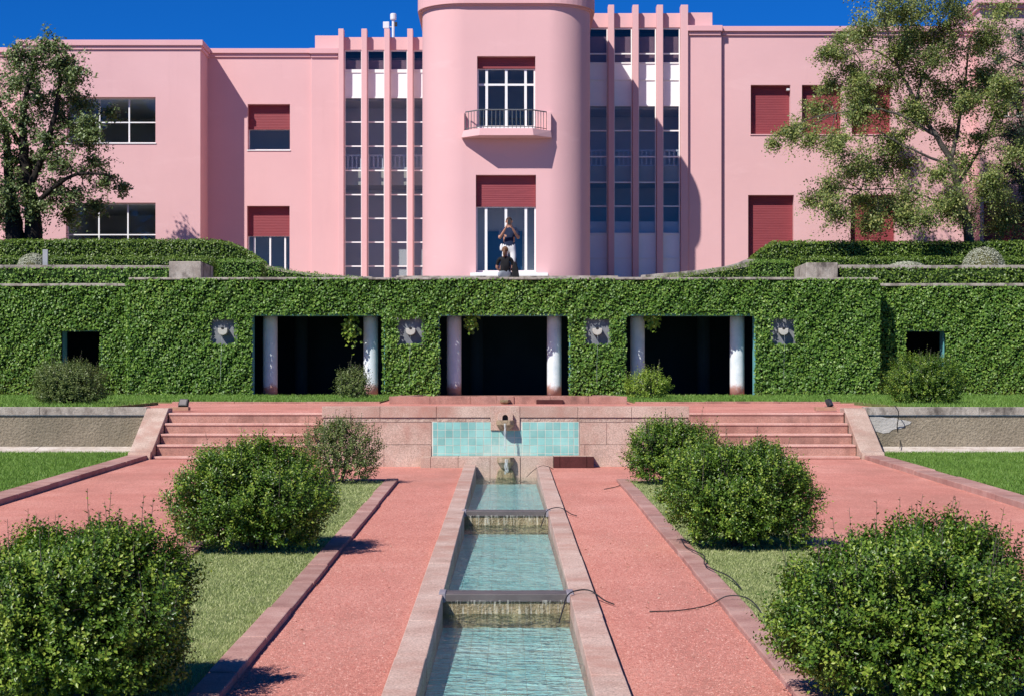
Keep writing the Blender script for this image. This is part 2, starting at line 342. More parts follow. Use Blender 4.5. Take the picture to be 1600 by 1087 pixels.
L_IVY  = leafmat('ivy_leaf', [(0.0,(0.034,0.086,0.012)),(0.40,(0.090,0.195,0.030)),(0.72,(0.185,0.315,0.050)),(0.93,(0.35,0.45,0.10)),(1.0,(0.40,0.36,0.13))], 0.24, 0.42, 0.32, 0.38, 0.55)
L_BOX  = leafmat('box_leaf', [(0.0,(0.020,0.056,0.007)),(0.45,(0.055,0.122,0.014)),(0.78,(0.135,0.232,0.028)),(0.965,(0.28,0.37,0.055)),(1.0,(0.42,0.24,0.10))], 0.20, 0.36, 0.38, 0.30, 3.0)
L_BOXY = leafmat('young_box_leaf', [(0.0,(0.10,0.19,0.022)),(0.5,(0.23,0.34,0.045)),(1.0,(0.43,0.50,0.09))], 0.3, 0.35, 0.4, 0.25, 4.0)
L_DRY  = leafmat('dull_box_leaf', [(0.0,(0.060,0.095,0.026)),(0.5,(0.125,0.175,0.05)),(0.9,(0.23,0.27,0.085)),(1.0,(0.36,0.19,0.08))], 0.22, 0.4, 0.35, 0.3, 4.0)
L_HEDGE= leafmat('hedge_leaf', [(0.0,(0.045,0.090,0.013)),(0.5,(0.105,0.185,0.026)),(0.85,(0.20,0.29,0.045)),(1.0,(0.32,0.40,0.08))], 0.25, 0.38, 0.4, 0.25, 2.0)
L_TREE = leafmat('dark_tree_leaf', [(0.0,(0.065,0.105,0.040)),(0.5,(0.140,0.200,0.072)),(0.85,(0.25,0.31,0.12)),(1.0,(0.36,0.41,0.18))], 0.22, 0.4, 0.4, 0.25, 1.0)
L_AUT  = leafmat('yellowing_leaf', [(0.0,(0.07,0.115,0.035)),(0.45,(0.165,0.225,0.062)),(0.75,(0.31,0.345,0.105)),(0.92,(0.48,0.45,0.16)),(1.0,(0.44,0.18,0.09))], 0.30, 0.42, 0.35, 0.25, 1.0)
L_CEDAR= leafmat('cedar_needle', [(0.0,(0.018,0.038,0.024)),(0.6,(0.045,0.080,0.048)),(1.0,(0.09,0.135,0.08))], 0.15, 0.5, 0.3, 0.25, 1.0)
L_SILV = leafmat('silver_leaf', [(0.0,(0.24,0.25,0.19)),(0.5,(0.42,0.43,0.34)),(1.0,(0.56,0.57,0.47))], 0.2, 0.7, 0.2, 0.2, 4.0)
GR_DRY = leafmat('dry_grass', [(0.0,(0.19,0.25,0.075)),(0.4,(0.345,0.40,0.155)),(0.75,(0.52,0.53,0.27)),(1.0,(0.70,0.65,0.42))], 0.25, 0.6, 0.25, 0.45, 1.6)
GR_GRN = leafmat('green_grass', [(0.0,(0.09,0.185,0.03)),(0.5,(0.165,0.30,0.052)),(0.85,(0.26,0.39,0.085)),(1.0,(0.40,0.44,0.16))], 0.3, 0.5, 0.3, 0.40, 1.0)

# ================================================================== GROUND
def midz(D): return 1.40 + 0.011*(D - 31.6)      # the middle terrace
FLOORM = 1.63                                    # loggia floor
UPZ = 4.70                                       # top of the ivy-clad terrace

b = MB()
xs = [-60,-0.60,0.60,60]
for i in range(3):
    y0s = [(-150,6.5),(6.5,28.2),(28.2,31.9)] if i == 1 else [(-150,31.9)]
    for (y0,y1) in y0s:
        if i == 1 and y0 == 6.5: continue        # the channel lies here
        b.quad((xs[i],y0,gz(y0)),(xs[i+1],y0,gz(y0)),(xs[i+1],y1,gz(y1)),(xs[i],y1,gz(y1)))
tag(b.build('gravel_ground', GRAVEL, fix=False), kind='structure')

b=MB(); b.quad((-60,31.9,midz(31.9)),(60,31.9,midz(31.9)),(60,50,midz(50)),(-60,50,midz(50))); b.quad((-5.9,31.62,midz(31.62)),(5.9,31.62,midz(31.62)),(5.9,31.9,midz(31.9)),(-5.9,31.9,midz(31.9)))
b.quad((-2.7,28.6,midz(31.62)),(2.7,28.6,midz(31.62)),(2.7,31.62,midz(31.62)),(-2.7,31.62,midz(31.62)))
tag(b.build('terrace_path', GRAVEL, fix=False), kind='structure')
b = MB(); b.quad((-150,56,UPZ-0.25),(150,56,UPZ-0.25),(150,700,UPZ-0.25),(-150,700,UPZ-0.25))
tag(b.build('ground', TURFB, fix=False), kind='structure')
b = MB(); b.box(-9.0,9.0,49.25,64.0,4.40,UPZ)
tag(b.build('upper_terrace', GREYST), kind='structure')

# loose gravel stones on the path (nobody could count them)
def scatter_stones(n, reg, name):
    V=[];F=[]
    xs=RNG.uniform(reg[0],reg[1],n); ds=reg[2]*(reg[3]/reg[2])**RNG.uniform(0,1,n)
    s=RNG.uniform(0.0022,0.0075,n)
    base=np.array([[0,0,.8],[1,0,0],[-.5,.87,0],[-.5,-.87,0]])
    ang=RNG.uniform(0,6.28,n)
    c,sn=np.cos(ang),np.sin(ang)
    bx=base[None,:,0]*c[:,None]-base[None,:,1]*sn[:,None]; by=base[None,:,0]*sn[:,None]+base[None,:,1]*c[:,None]
    V=np.stack([xs[:,None]+bx*s[:,None], ds[:,None]+by*s[:,None], (G*ds)[:,None]+base[None,:,2]*s[:,None]],2).reshape(-1,3)
    bI=np.arange(n)[:,None]*4
    F=np.concatenate([bI+np.array([[0,1,2]]),bI+np.array([[0,2,3]]),bI+np.array([[0,3,1]])],1).reshape(-1,3)
    return V,F
parts=[scatter_stones(26000,(-1.45,-0.66,8.5,24),''),scatter_stones(26000,(0.68,1.5,8.5,24),''),
       scatter_stones(12000,(-5.8,-2.9,14,29),''),scatter_stones(12000,(2.9,5.8,14,29),'')]
off=0;VV=[];FF=[]
for V,F in parts: VV.append(V);FF.append(F+off);off+=len(V)
tag(np_mesh('gravel', np.concatenate(VV), np.concatenate(FF), GRAVST), 'loose red gravel scattered over the garden paths','gravel',kind='stuff')

# pale fallen leaves on the right-hand path and lawn
n=90
C=np.zeros((n,3)); D=RNG.uniform(9.6,20,n); C[:,1]=D; C[:,0]=np.where(RNG.uniform(0,1,n)<.75, RNG.uniform(.7,1.48,n), RNG.uniform(-1.44,-.68,n)); C[:,2]=G*D+0.008
N=rnd(n,.25)+np.array([0,0,1]); V,F=leaves(C,N,rnd(n),RNG.uniform(.012,.032,n),RNG.uniform(.010,.02,n),.3)
tag(np_mesh('leaf_litter',V,F,leafmat('fallen_leaf',[(0,(0.45,0.30,0.22)),(0.6,(0.62,0.45,0.36)),(1,(0.30,0.12,0.06))],.1,.7,.2,.1)),'dry fallen leaves lying on the red gravel','leaf litter',kind='stuff')

# ------------------------------------------------------------------ lawns
def grass(name, polys, mat, zf, label):
    """polys: (x0,x1,D0,D1,density,h,w)"""
    VV=[];FF=[];off=0
    for (x0,x1,d0,d1,dens,h,w) in polys:
        n=int((x1-x0)*(d1-d0)*dens)
        x=RNG.uniform(x0,x1,n); d=RNG.uniform(d0,d1,n)
        hh=h*RNG.uniform(.45,1.25,n); ww=w*RNG.uniform(.6,1.3,n)
        a=RNG.uniform(0,6.283,n); lean=RNG.uniform(0.1,1.1,n); la=RNG.uniform(0,6.283,n)
        z=zf(d)
        b0=np.stack([x-np.cos(a)*ww/2,d-np.sin(a)*ww/2,z],1); b1=np.stack([x+np.cos(a)*ww/2,d+np.sin(a)*ww/2,z],1)
        t=np.stack([x+np.cos(la)*lean*hh,d+np.sin(la)*lean*hh,z+hh],1)
        VV.append(np.stack([b0,b1,t],1).reshape(-1,3)); FF.append(np.arange(n*3).reshape(-1,3)+off); off+=n*3
    o=np_mesh(name,np.concatenate(VV),np.concatenate(FF),mat); tag(o,label,'grass',kind='stuff')

KX0, KX1 = 1.46, 2.87           # bed between these |x|, kerb included
KW = 0.165
for s,nm in ((-1,'left'),(1,'right')):
    b=MB(); x0,x1=sorted((s*(KX0+KW*0.8),s*(KX1-KW*0.8))); b.sbox(x0,x1,6.6,24.95,-.05,0.022)
    tag(b.build('lawn_bed_'+nm, TURFB), kind='structure')
    b=MB(); x0,x1=sorted((s*6.1,s*40)); b.sbox(x0,x1,6.0,31.45,-.05,0.035)
    tag(b.build('lawn_'+nm, TURFB), kind='structure')
    # middle terrace turf
    b=MB(); x0,x1=sorted((s*2.75,s*40)); b.sbox(x0,x1,40.2,48.6,-.05,0.03,midz)
    tag(b.build('terrace_lawn_'+nm, TURFB), kind='structure')
    b=MB(); x0,x1=sorted((s*7.2,s*40)); b.sbox(x0,x1,32.05,38.4,-.05,0.06,midz)
    tag(b.build('terrace_lawn_edge_'+nm, TURFB), kind='structure')
gd=lambda d: G*d+0.020
for s in (-1,1):
    p=[]
    for (d0,d1,dens,w) in ((9.0,12,5200,.006),(12,16,3600,.008),(16,21,2400,.010),(21,24.9,1600,.013)):
        x0,x1=sorted((s*(KX0+KW*0.9),s*(KX1-KW*0.9))); p.append((x0,x1,d0,d1,dens,.022,w))
    grass('grass',p,GR_DRY,gd,'pale dry grass in the planting bed '+('left' if s<0 else 'right')+' of the water channel')
gl=lambda d: G*d+0.033
for s in (-1,1):
    p=[]
    for (xa,xb,d0,d1) in ((6.12,7.2,21.0,31.42),(7.2,8.6,25,31.42),(8.6,9.6,28,31.42)):
        x0,x1=sorted((s*xa,s*xb)); p.append((x0,x1,d0,d1,2200,.045,.014))
    for (xa,xb,d0,d1) in ((6.12,7.2,9,21.0),(7.2,8.6,9,25),(8.6,9.6,9,28),(9.6,13,9,31.42)):
        x0,x1=sorted((s*xa,s*xb)); p.append((x0,x1,d0,d1,900,.05,.018))
    grass('grass',p,GR_GRN,gl,'bright green lawn below the roughcast wall on the '+('left' if s<0 else 'right'))
gm=lambda d: midz(d)+0.028
for s in (-1,1):
    x0,x1=sorted((s*2.78,s*14)); 
    p=[(x0,x1,40.2,42.2,700,.07,.022),(x0,x1,42.2,48.5,230,.07,.03)]
    x0,x1=sorted((s*7.2,s*12)); p.append((x0,x1,33,38.3,400,.09,.025))
    grass('grass',p,GR_GRN,gm,'clipped terrace grass at the foot of the ivy wall, '+('left' if s<0 else 'right')+' half')

# ------------------------------------------------------------------ kerbs
def kerb_run(name,label,x0,x1,d0,d1,step,top,group,cross=None):
    t=empty(name,((x0+x1)/2,d0,gz(d0)),label,'kerb',group)
    d=d0
    while d<d1-0.05:
        e=min(d+step*random.uniform(.85,1.15),d1)
        if d1-e<0.3: e=d1
        b=MB(); j=random.uniform(-.006,.006); b.sbox(x0+random.uniform(-.006,.006),x1+random.uniform(-.006,.006),d+.004,e-.004,-.10,top+j)
        b.build('kerb_stone',KERB,t,bev=.008); d=e
    if cross:
        for c in cross:
            b=MB(); b.sbox(*c,-.10,top-.004); b.build('kerb_stone',KERB,t,bev=.008)
    return t
gk='stone kerbs edging the beds'
kerb_run('stone_kerb','worn red stone kerb on the channel side of the left planting bed',-KX0-KW,-KX0,6.6,25.15,1.25,.042,gk,[(-KX1+KW+.004,-KX0-KW-.004,25.0,25.15)])
kerb_run('stone_kerb','worn red stone kerb on the outer side of the left planting bed',-KX1,-KX1+KW,6.6,25.15,1.25,.042,gk)
kerb_run('stone_kerb','worn red stone kerb on the channel side of the right planting bed, with a black cable on it',1.495,1.495+KW,6.6,25.15,1.25,.042,gk,[(1.495+KW+.004,KX1-KW-.004,25.0,25.15)])
kerb_run('stone_kerb','worn red stone kerb on the outer side of the right planting bed',KX1-KW,KX1,6.6,25.15,1.25,.042,gk)
kerb_run('stone_kerb','wide stone kerb along the green lawn below the left stairs',-6.14,-5.83,8,30.15,1.6,.07,'kerbs along the side lawns')
kerb_run('stone_kerb','wide stone kerb along the green lawn below the right stairs',5.81,6.12,8,30.15,1.6,.07,'kerbs along the side lawns')

# ================================================================== STEPS AND RETAINING WALLS
ST=[(30.2,712.6),(30.55,694.2),(30.9,677.3),(31.25,660.7),(31.6,644.5)]
for s,side in ((-1,'left'),(1,'right')):
    t=empty('stone_steps',(s*4.3,30.2,gz(30.2)),'flight of red stone steps rising to the terrace on the %s of the fountain wall'%side,'steps','garden steps')
    xa,xb=sorted((s*2.83,s*5.76))
    for i,(D,y) in enumerate(ST):
        z=PZ(y,D); nxt=ST[i+1][0] if i<4 else 32.1
        b=MB(); b.box(xa+.003*i,xb-.003*i,D+.018,nxt+.10,z-.30,z-.042); st=b.build('step',STEPST,t)
        b=MB(); b.box(xa+.003*i,xb-.003*i,D,nxt+.12,z-.040,z); b.build('tread',TREADST,st,bev=.010)
    # raking cheek wall
    xi,xo=s*5.77,s*6.14
    x0,x1=sorted((xi,xo))
    zt,zb=PZ(637,31.95),PZ(704,30.2)
    b=MB(); b.prism([(30.08,.3),(30.08,zb-.10),(30.12,zb-.02),(30.25,zb),(31.72,zt),(32.1,zt),(32.1,.3)],x0,x1,'x')
    b.build('cheek_wall',GRANITE,t,bev=.012)
    # retaining wall
    w=empty('retaining_wall',(s*10,31.8,gz(31.8)),'grey roughcast retaining wall with stone coping beside the %s steps'%side,'wall','retaining walls')
    xA,xB=sorted((s*6.15,s*22))
    b=MB(); b.box(xA,xB,31.80,32.05,.4,PZ(649,31.8)); b.build('wall_face',ROUGHC,w)
    b=MB(); b.prism([(31.3,.5),(31.3,PZ(705.5,31.3)),(31.795,PZ(697,31.8)),(31.795,.5)],xA,xB,'x'); 
    x=s*6.15
    k=0
    while abs(x)<17:
        L=random.uniform(1.7,2.2); a,c=sorted((x,x+s*L))
        b=MB(); b.box(a+.002,c-.002,31.765,32.12,PZ(648.5,31.77),PZ(635.2,31.77)+random.uniform(-.006,.006)); b.build('coping_stone',GREYST,w,bev=.012)
        b=MB(); b.prism([(31.3,.5),(31.3,PZ(705.5,31.3)),(31.795,PZ(697,31.8)),(31.795,.5)],a+.002,c-.002,'x'); b.build('plinth_stone',LEDGE,w,bev=.01)
        x+=s*L; k+=1
    if s>0:
        # limewash patch near the stairs
        vs=[];n=26
        for i in range(n):
            a=2*math.pi*i/n; rr=1+.18*math.sin(3*a+1)+.12*math.sin(7*a)
            vs.append((PX(1385,31.8)+.36*rr*math.cos(a)*(1.1 if math.cos(a)<0 else .95),31.792,PZ(662,31.8)+.13*rr*math.sin(a)))
        b=MB(); b.add(vs,[tuple(range(n))]); b.build('limewash_patch',LIMEW,w)

# ================================================================== FOUNTAIN WALL
FD=28.3
fw=empty('fountain_wall',(0,FD,gz(FD)),'granite fountain wall with a turquoise tile panel and stone spout','fountain')
xL,xR=PX(503,FD),PX(1078,FD)
b=MB(); b.box(xL+.02,xR-.02,FD+.010,31.55,.3,PZ(640,FD)); b.build('wall_core',MORTAR,fw)
def stones(px,y0,y1,name,mat,dep=.0,bev=.004,thick=.25,skip=()):
    for i in range(len(px)-1):
        if i in skip: continue
        b=MB(); b.box(PX(px[i],FD)+.0025,PX(px[i+1],FD)-.0025,FD-dep+random.uniform(-.003,.003),FD+thick,PZ(y1,FD)+.002,PZ(y0,FD))
        b.build(name,mat,fw,bev=bev)
stones([503,594,682,767],634.5,652,'coping_stone',GRANITE,.022,.006,.42)
stones([812,903,987,1077],634.5,652,'coping_stone',GRANITE,.022,.006,.42)
stones([506,594,682,766],652.5,659,'band_stone',GRAN_RO,.004,.004)
stones([813,903,987,1075],652.5,659,'band_stone',GRAN_RO,.004,.004)
stones([506,585,674],659.5,694,'granite_block',GRANITE,.0); stones([506,600,674],694.5,735,'granite_block',GRANITE,.012)
stones([906,948,1020,1075],659.5,694,'granite_block',GRANITE,.0); stones([906,914,1000,1075],694.5,735,'granite_block',GRANITE,.012)
b=MB(); b.box(PX(766.5,FD),PX(812.5,FD),FD-.03,FD+.42,PZ(672,FD),PZ(633.8,FD)); b.build('spout_stone',GRANITE,fw,bev=.01)
# tile panel: each tile a piece on a grout bed
b=MB(); b.box(PX(675,FD),PX(905,FD),FD-.001,FD+.2,PZ(712,FD),PZ(658,FD)); pan=b.build('tile_panel',GROUT,fw)
cols=[676.2,683.6]+[683.6+12.02*i for i in range(1,18)]+[896.6,904.2]; cols=sorted(set([round(c,2) for c in cols if c<=904.3]))
rows=[658.8,671.0,683.2,695.2,707.4,711.6]
for r in range(5):
    for c in range(len(cols)-1):
        cx=(cols[c]+cols[c+1])/2
        if r==0 and 763<cx<815: continue
        if cols[c+1]-cols[c]<3: continue
        b=MB(); j=random.uniform(-.002,.002)
        b.box(PX(cols[c],FD)+.004,PX(cols[c+1],FD)-.004,FD-.0045+j*.5,FD+.03,PZ(rows[r+1],FD)+.004,PZ(rows[r],FD)-.004)
        b.build('tile',TILE_M,pan,bev=.0015)
GRANMOSS=surf('mossy_granite',[(0.20,0.15,0.09),(0.34,0.26,0.17),(0.46,0.36,0.27)],9,8,.7,.3,.8,50,.012,fine=(70,.25))
# spout: faceted stone bracket with a round hole
def spout(cx,D,ytop,ybot,wpx,proj,mat,parent,hole=True,name='spout'):
    X=PX(cx,D); w=wpx/FPX*D/2; zt,zb=PZ(ytop,D),PZ(ybot,D); h=zt-zb
    b=MB()
    top=[(-w,0),(-w,-proj*.45),(-w*.55,-proj),(w*.55,-proj),(w,-proj*.45),(w,0)]
    bot=[(-w*.55,0),(-w*.55,-proj*.3),(-w*.3,-proj*.62),(w*.3,-proj*.62),(w*.55,-proj*.3),(w*.55,0)]
    vs=[(X+p[0],D+p[1],zt) for p in top]+[(X+p[0],D+p[1],zt-h*.45) for p in top]+[(X+p[0],D+p[1],zb) for p in bot]
    fs=[(0,1,2,3,4,5),(12,13,14,15,16,17)]
    for L in (0,6):
        for i in range(6): fs.append((L+i,L+(i+1)%6,L+6+(i+1)%6,L+6+i))
    b.add(vs,fs); o=b.build(name,mat,parent,bev=.008)
    return o
spout(789.5,FD-.03,656,671.5,28,.20,GRANMOSS,fw)
b=MB(); b.box(PX(779,FD),PX(801,FD),FD-.20,FD-.06,PZ(657,FD),PZ(645,FD))
# arch head of the spout with a hole
def arch(cx,D,y0,y1,wpx,dep,mat,parent,rin):
    X=PX(cx,D); w=wpx/FPX*D/2; zt,zb=PZ(y0,D),PZ(y1,D); zc=zb+rin*1.0
    n=10; vin=[];vout=[]
    for i in range(n+1):
        a=math.pi*i/n; vin.append((X+rin*math.cos(a),zc+rin*math.sin(a)))
        ca,sa=math.cos(a),math.sin(a); k=1/max(abs(ca),abs(sa),1e-6); vout.append((X+w*max(-1,min(1,ca*k)),zc+(zt-zc)*max(0,min(1,sa*k))))
    vin=[(X+rin,zb)]+vin+[(X-rin,zb)]; vout=[(X+w,zb)]+vout+[(X-w,zb)]
    vs=[];m=len(vin)
    for y in (D-dep,D):
        vs+=[(p[0],y,p[1]) for p in vin]+[(p[0],y,p[1]) for p in vout]
    fs=[]
    for i in range(m-1):
        fs+=[(i,i+1,m+i+1,m+i),(2*m+i,3*m+i,3*m+i+1,2*m+i+1),(i,2*m+i,2*m+i+1,i+1),(m+i,m+i+1,3*m+i+1,3*m+i)]
    fs+=[(0,m,3*m,2*m),(m-1,3*m-1,4*m-1,2*m-1)]
    MB().add(vs,fs).build('spout_arch',mat,parent,bev=.005)
arch(789.5,FD-.032,644,656,24,.07,GRANITE,fw,.042)
b=MB(); b.box(PX(784,FD),PX(795,FD),FD-.040,FD-.033,PZ(656,FD),PZ(646,FD)); b.build('spout_hole_shade',BLACK,fw)  # black plate at the back of the arch, coloured as the hole's shade
# low plinth in front, into which the lower spout is set
BD=28.0
for i,(a,c,m) in enumerate([(657,673,GRANITE),(673,716,GRANITE),(716,766,GRANITE),(766,813,GRANITE),(813,865,GRANITE)]):
    b=MB(); b.box(PX(a,BD)+.002,PX(c,BD)-.002,BD+random.uniform(-.004,.004)+(-.012 if i==3 else 0),FD-.008,.15,PZ(713.2,BD)+(.004 if i==3 else 0)); b.build('plinth_stone',m,fw,bev=.008)
for i,(a,c) in enumerate([(865,875),(875,917),(917,928)]):
    b=MB(); b.box(PX(a,BD)+.002,PX(c,BD)-.002,BD-.03,FD-.008,.5,PZ(712.5,BD)); b.build('dark_plinth_stone',DARKRED,fw,bev=.006)
    b=MB(); b.box(PX(a,BD)+.004,PX(c,BD)-.004,BD-.024,FD-.01,PZ(712.5,BD)-.01,PZ(712.5,BD)+.006); b.build('plinth_cap',GRANITE,fw)
spout(790,BD-.012,713.5,731,26,.16,GRANMOSS,fw)
b=MB(); n=10
b.prism([(PX(772,BD),.35),(PX(778,BD),.58),(PX(785,BD),.64),(PX(796,BD),.64),(PX(802,BD),.58),(PX(809,BD),.35)],BD-.06,BD-.013,'y'); b.build('moss_apron',MOSSY,fw,bev=.01)

# ------------------------------------------------------------------ water channel
XI,XO=.455,.635
ch=empty('water_channel',(0,7,gz(7)),'long stepped stone water channel running from the fountain to the front','water channel')
for s in (-1,1):
    d=6.9; k=0
    while d<27.95:
        e=min(d+random.uniform(1.2,2.3),27.97)
        if 27.97-e<.4: e=27.97
        a,c=sorted((s*XI,s*XO)); b=MB(); b.sbox(a+random.uniform(-.002,.002),c+random.uniform(-.002,.002),d+.001,e-.001,-.42,.05+random.uniform(-.002,.002)); b.build('coping_stone',CHST,ch,bev=.006); d=e
WL=[(20.3,27.97,.475),(13.45,20.28,.335),(6.9,13.43,.205)]
def floor_tiles(d0,d1,z,single):
    T=.117; nx=8; x0=-nx*T/2
    b=MB(); b.box(-XI+.002,XI-.002,d0,d1,z-.2,z-.0025); bed=b.build('pool_bed',GROUT,ch)
    dd=d1; allb=MB(); count=0
    me=None
    while dd>d0+T:
        for i in range(nx):
            xa=max(x0+i*T,-XI+.004); xb=min(x0+(i+1)*T,XI-.004)
            if single:
                o=None
                bb=MB(); bb.box(xa+.0015,xb-.0015,dd-T+.0015,dd-.0015,z-.02,z+random.uniform(-.0012,.0012)); bb.build('tile',PTILE,bed,fix=False); count+=1
            else: allb.box(xa+.0015,xb-.0015,dd-T+.0015,dd-.0015,z-.02,z+random.uniform(-.0012,.0012))
        dd-=T
    if not single: tag(allb.build('tiles',PTILE,bed,fix=False),kind='stuff')
for (d0,d1,z) in WL: floor_tiles(d0 if d0>7 else 8.9,d1,z-.10,d0<7)
wlab=['rippled water in the upper pool of the channel under the fountain','rippled water in the middle pool of the channel','rippled water in the nearest pool of the channel']
for (d0,d1,z),lab in zip(WL,wlab):
    b=MB(); b.quad((-XI+.001,d0+.0,z),(XI-.001,d0,z),(XI-.001,d1,z),(-XI+.001,d1,z)); tag(b.build('water',WATER,fix=False),lab,'water',kind='structure')
BRK=surf('grey_bracket',[(0.22,0.20,0.23),(0.30,0.27,0.31)],8,4,.6,.4)
# weirs
for (D,zu,zl,lab) in ((20.3,.475,.335,'far'),(13.45,.335,.205,'near')):
    b=MB(); b.box(-XI-.025,XI+.025,D-.20,D+.06,zu-.045,zu+.012); lip=b.build('weir_lip',SLATE,ch,bev=.006)
    for xq in (-XI-.028,XI-.022):
        b=MB(); b.box(xq,xq+.05,D-.205,D+.03,zu-.05,zu+.022); b.build('lip_bracket',BRK,lip,bev=.006)
    b=MB(); b.box(-XI+.002,XI-.002,D-.185,D+.02,zl-.15,zu-.046); b.build('cascade_face',MOSSY,ch)
    # thin falling sheet of water
    n=60; vs=[];fs=[]
    for i in range(n+1):
        x=-XI+.05+(2*XI-.06)*i/n
        for (dy,zz) in ((-.204,zu-.03),(-.215,zu-.075),(-.22+.008*math.sin(i*1.7),zl+.001)): vs.append((x,D+dy+.006*math.sin(i*.9)+.004*math.sin(i*2.3),zz))
    for i in range(n):
        for k in range(2): a=i*3+k; fs.append((a,a+3,a+4,a+1))
    tag(MB().add(vs,fs).build('water_sheet',FILM,smooth=True,fix=False),'thin sheet of water falling over the %s slate weir'%('upper' if lab=='far' else 'lower'),'water')
# jets
def stream(pts,r,label):
    tag(MB().tube(pts,r,8).build('water_jet',STREAM,smooth=True),label,'water jet','water jets')
z0=PZ(661,FD); stream([(PX(789,FD)+.004*math.sin(i),FD-.245-.012*math.sqrt(i),z0-.034*i) for i in range(13)],[.017-.0004*i+.003*math.sin(i*2.1) for i in range(13)],'falling water jet in front of the turquoise tiles')
z0=PZ(716,BD)
for k,(dx,n) in enumerate(((0,9),(.03,8))):
    stream([(PX(789.5,BD)+dx+.006*math.sin(i*1.3+k),BD-.19-.012*math.sqrt(i),z0-.028*i) for i in range(n)],[.014+.003*math.sin(i*2.1+k) for i in range(n)],'water jet dropping from the lower spout into the channel'+('' if k==0 else ', thinner right strand'))

# ------------------------------------------------------------------ black cables
def cable(pts,r,label):
    out=[]; pts=[Vector(p) for p in pts]
    for i in range(len(pts)-1):
        p0=pts[max(i-1,0)];p1=pts[i];p2=pts[i+1];p3=pts[min(i+2,len(pts)-1)]
        for k in range(6):
            t=k/6; out.append(.5*((2*p1)+(p2-p0)*t+(2*p0-5*p1+4*p2-p3)*t*t+(3*p1-p0-3*p2+p3)*t**3))
    out.append(pts[-1]); tag(MB().tube(out,r,6).build('cable',BLACK,smooth=True),label,'cable','black lighting cables')
def gp(x,d,h=.008): return (x,d,gz(d)+h)
cable([gp(.648+.004*math.sin(i*1.7),8.5+i*.62) for i in range(32)],.006,'long black cable along the foot of the right channel wall')
cable([gp(1.52,24.4,.012),gp(1.40,24.0,.012),gp(1.25,23.7)],.005,'short black cable at the far end of the right planting bed')
for (D,z,l) in ((20.2,.475,'upper'),(13.35,.335,'lower')):
    cable([(XI-.09,D-.55,z-.13),(XI-.06,D-.42,z-.06),(XI-.02,D-.24,z+.02),(XI+.06,D-.06,gz(D)+.075),(XO-.03,D-.05,gz(D)+.07),(XO+.06,D-.2,gz(D)+.02),(XO+.12,D-.36,gz(D)+.01)],.005,'black cable bending over the right channel wall at the %s weir'%l)
cable([gp(.98,12.7),gp(1.2,12.75,.01),gp(1.42,13.0,.012),gp(1.55,13.05,.066),gp(1.67,13.0,.066),gp(1.70,12.6,.06),gp(1.665,11.9,.066),gp(1.645,11.2,.066),gp(1.66,10.4,.066)],.0045,'black cable crossing the right path onto the kerb')
cable([gp(1.60,17.0,.066),gp(1.58,16.3,.066),gp(1.66,15.6,.066),gp(1.60,14.9,.066),gp(1.70,14.2,.066),gp(1.72,13.6,.05)],.005,'black cable snaking along the right bed kerb by the middle bush')
cable([gp(.70+.0,27.6),(.60,27.5,gz(27.5)+.06),(.50,27.4,gz(27.4)+.065),(.40,27.5,.60),(.30,27.6,.50)],.0045,'thin black cable arching into the upper pool beside the lower spout')
cable([(PX(1398,31.6),31.6,PZ(634,31.6)+.01),(PX(1404,31.62),31.61,PZ(645,31.62)),(PX(1402,31.77),31.78,PZ(668,31.77)),(PX(1407,31.77),31.78,PZ(690,31.77)),(PX(1406,31.4),31.4,PZ(699,31.4))],.008,'black cable hanging down the roughcast wall on the right')

# ================================================================== MIDDLE TERRACE
# upper basin on the axis
PD=39.3
ub=empty('upper_basin',(0,PD,midz(PD)),'low stone basin with a small spout in front of the middle loggia arch','basin')
for i,(a,c) in enumerate(((608,672),(672,735),(735,776),(803,860),(860,920),(920,980))):
    b=MB(); b.box(PX(a,PD)+.002,PX(c,PD)-.002,PD+random.uniform(-.004,.004),PD+.35,midz(PD)-.2,PZ(618.8,PD)); b.build('basin_stone',STEPST,ub,bev=.008)
b=MB(); b.box(PX(776,PD),PX(803,PD),PD-.03,PD+.35,midz(PD)-.2,PZ(618.2,PD)); b.build('spout_stone',STEPST,ub,bev=.008)
for x in (PX(608,PD)+.002,PX(980,PD)-.352): 
    b=MB(); b.box(x,x+.35,PD+.352,47.6,midz(PD)-.2,PZ(618.8,PD)-.003); b.build('basin_stone',STEPST,ub,bev=.008)
b=MB(); b.box(PX(838,PD),PX(880,PD),PD-.05,PD-.006,midz(PD)-.05,PZ(624,PD)); b.build('dark_panel',DARKRED,ub,bev=.005)
spout(789.5,PD-.03,624,632.5,16,.22,MOSSY,ub)
b=MB(); b.quad((PX(608,PD)+.36,PD+.36,PZ(620.5,PD)),(PX(980,PD)-.36,PD+.36,PZ(620.5,PD)),(PX(980,PD)-.36,47.5,PZ(620.5,PD)),(PX(608,PD)+.36,47.5,PZ(620.5,PD)))
tag(b.build('water',WATER,fix=False),'still water in the upper basin before the loggia','water',kind='structure')
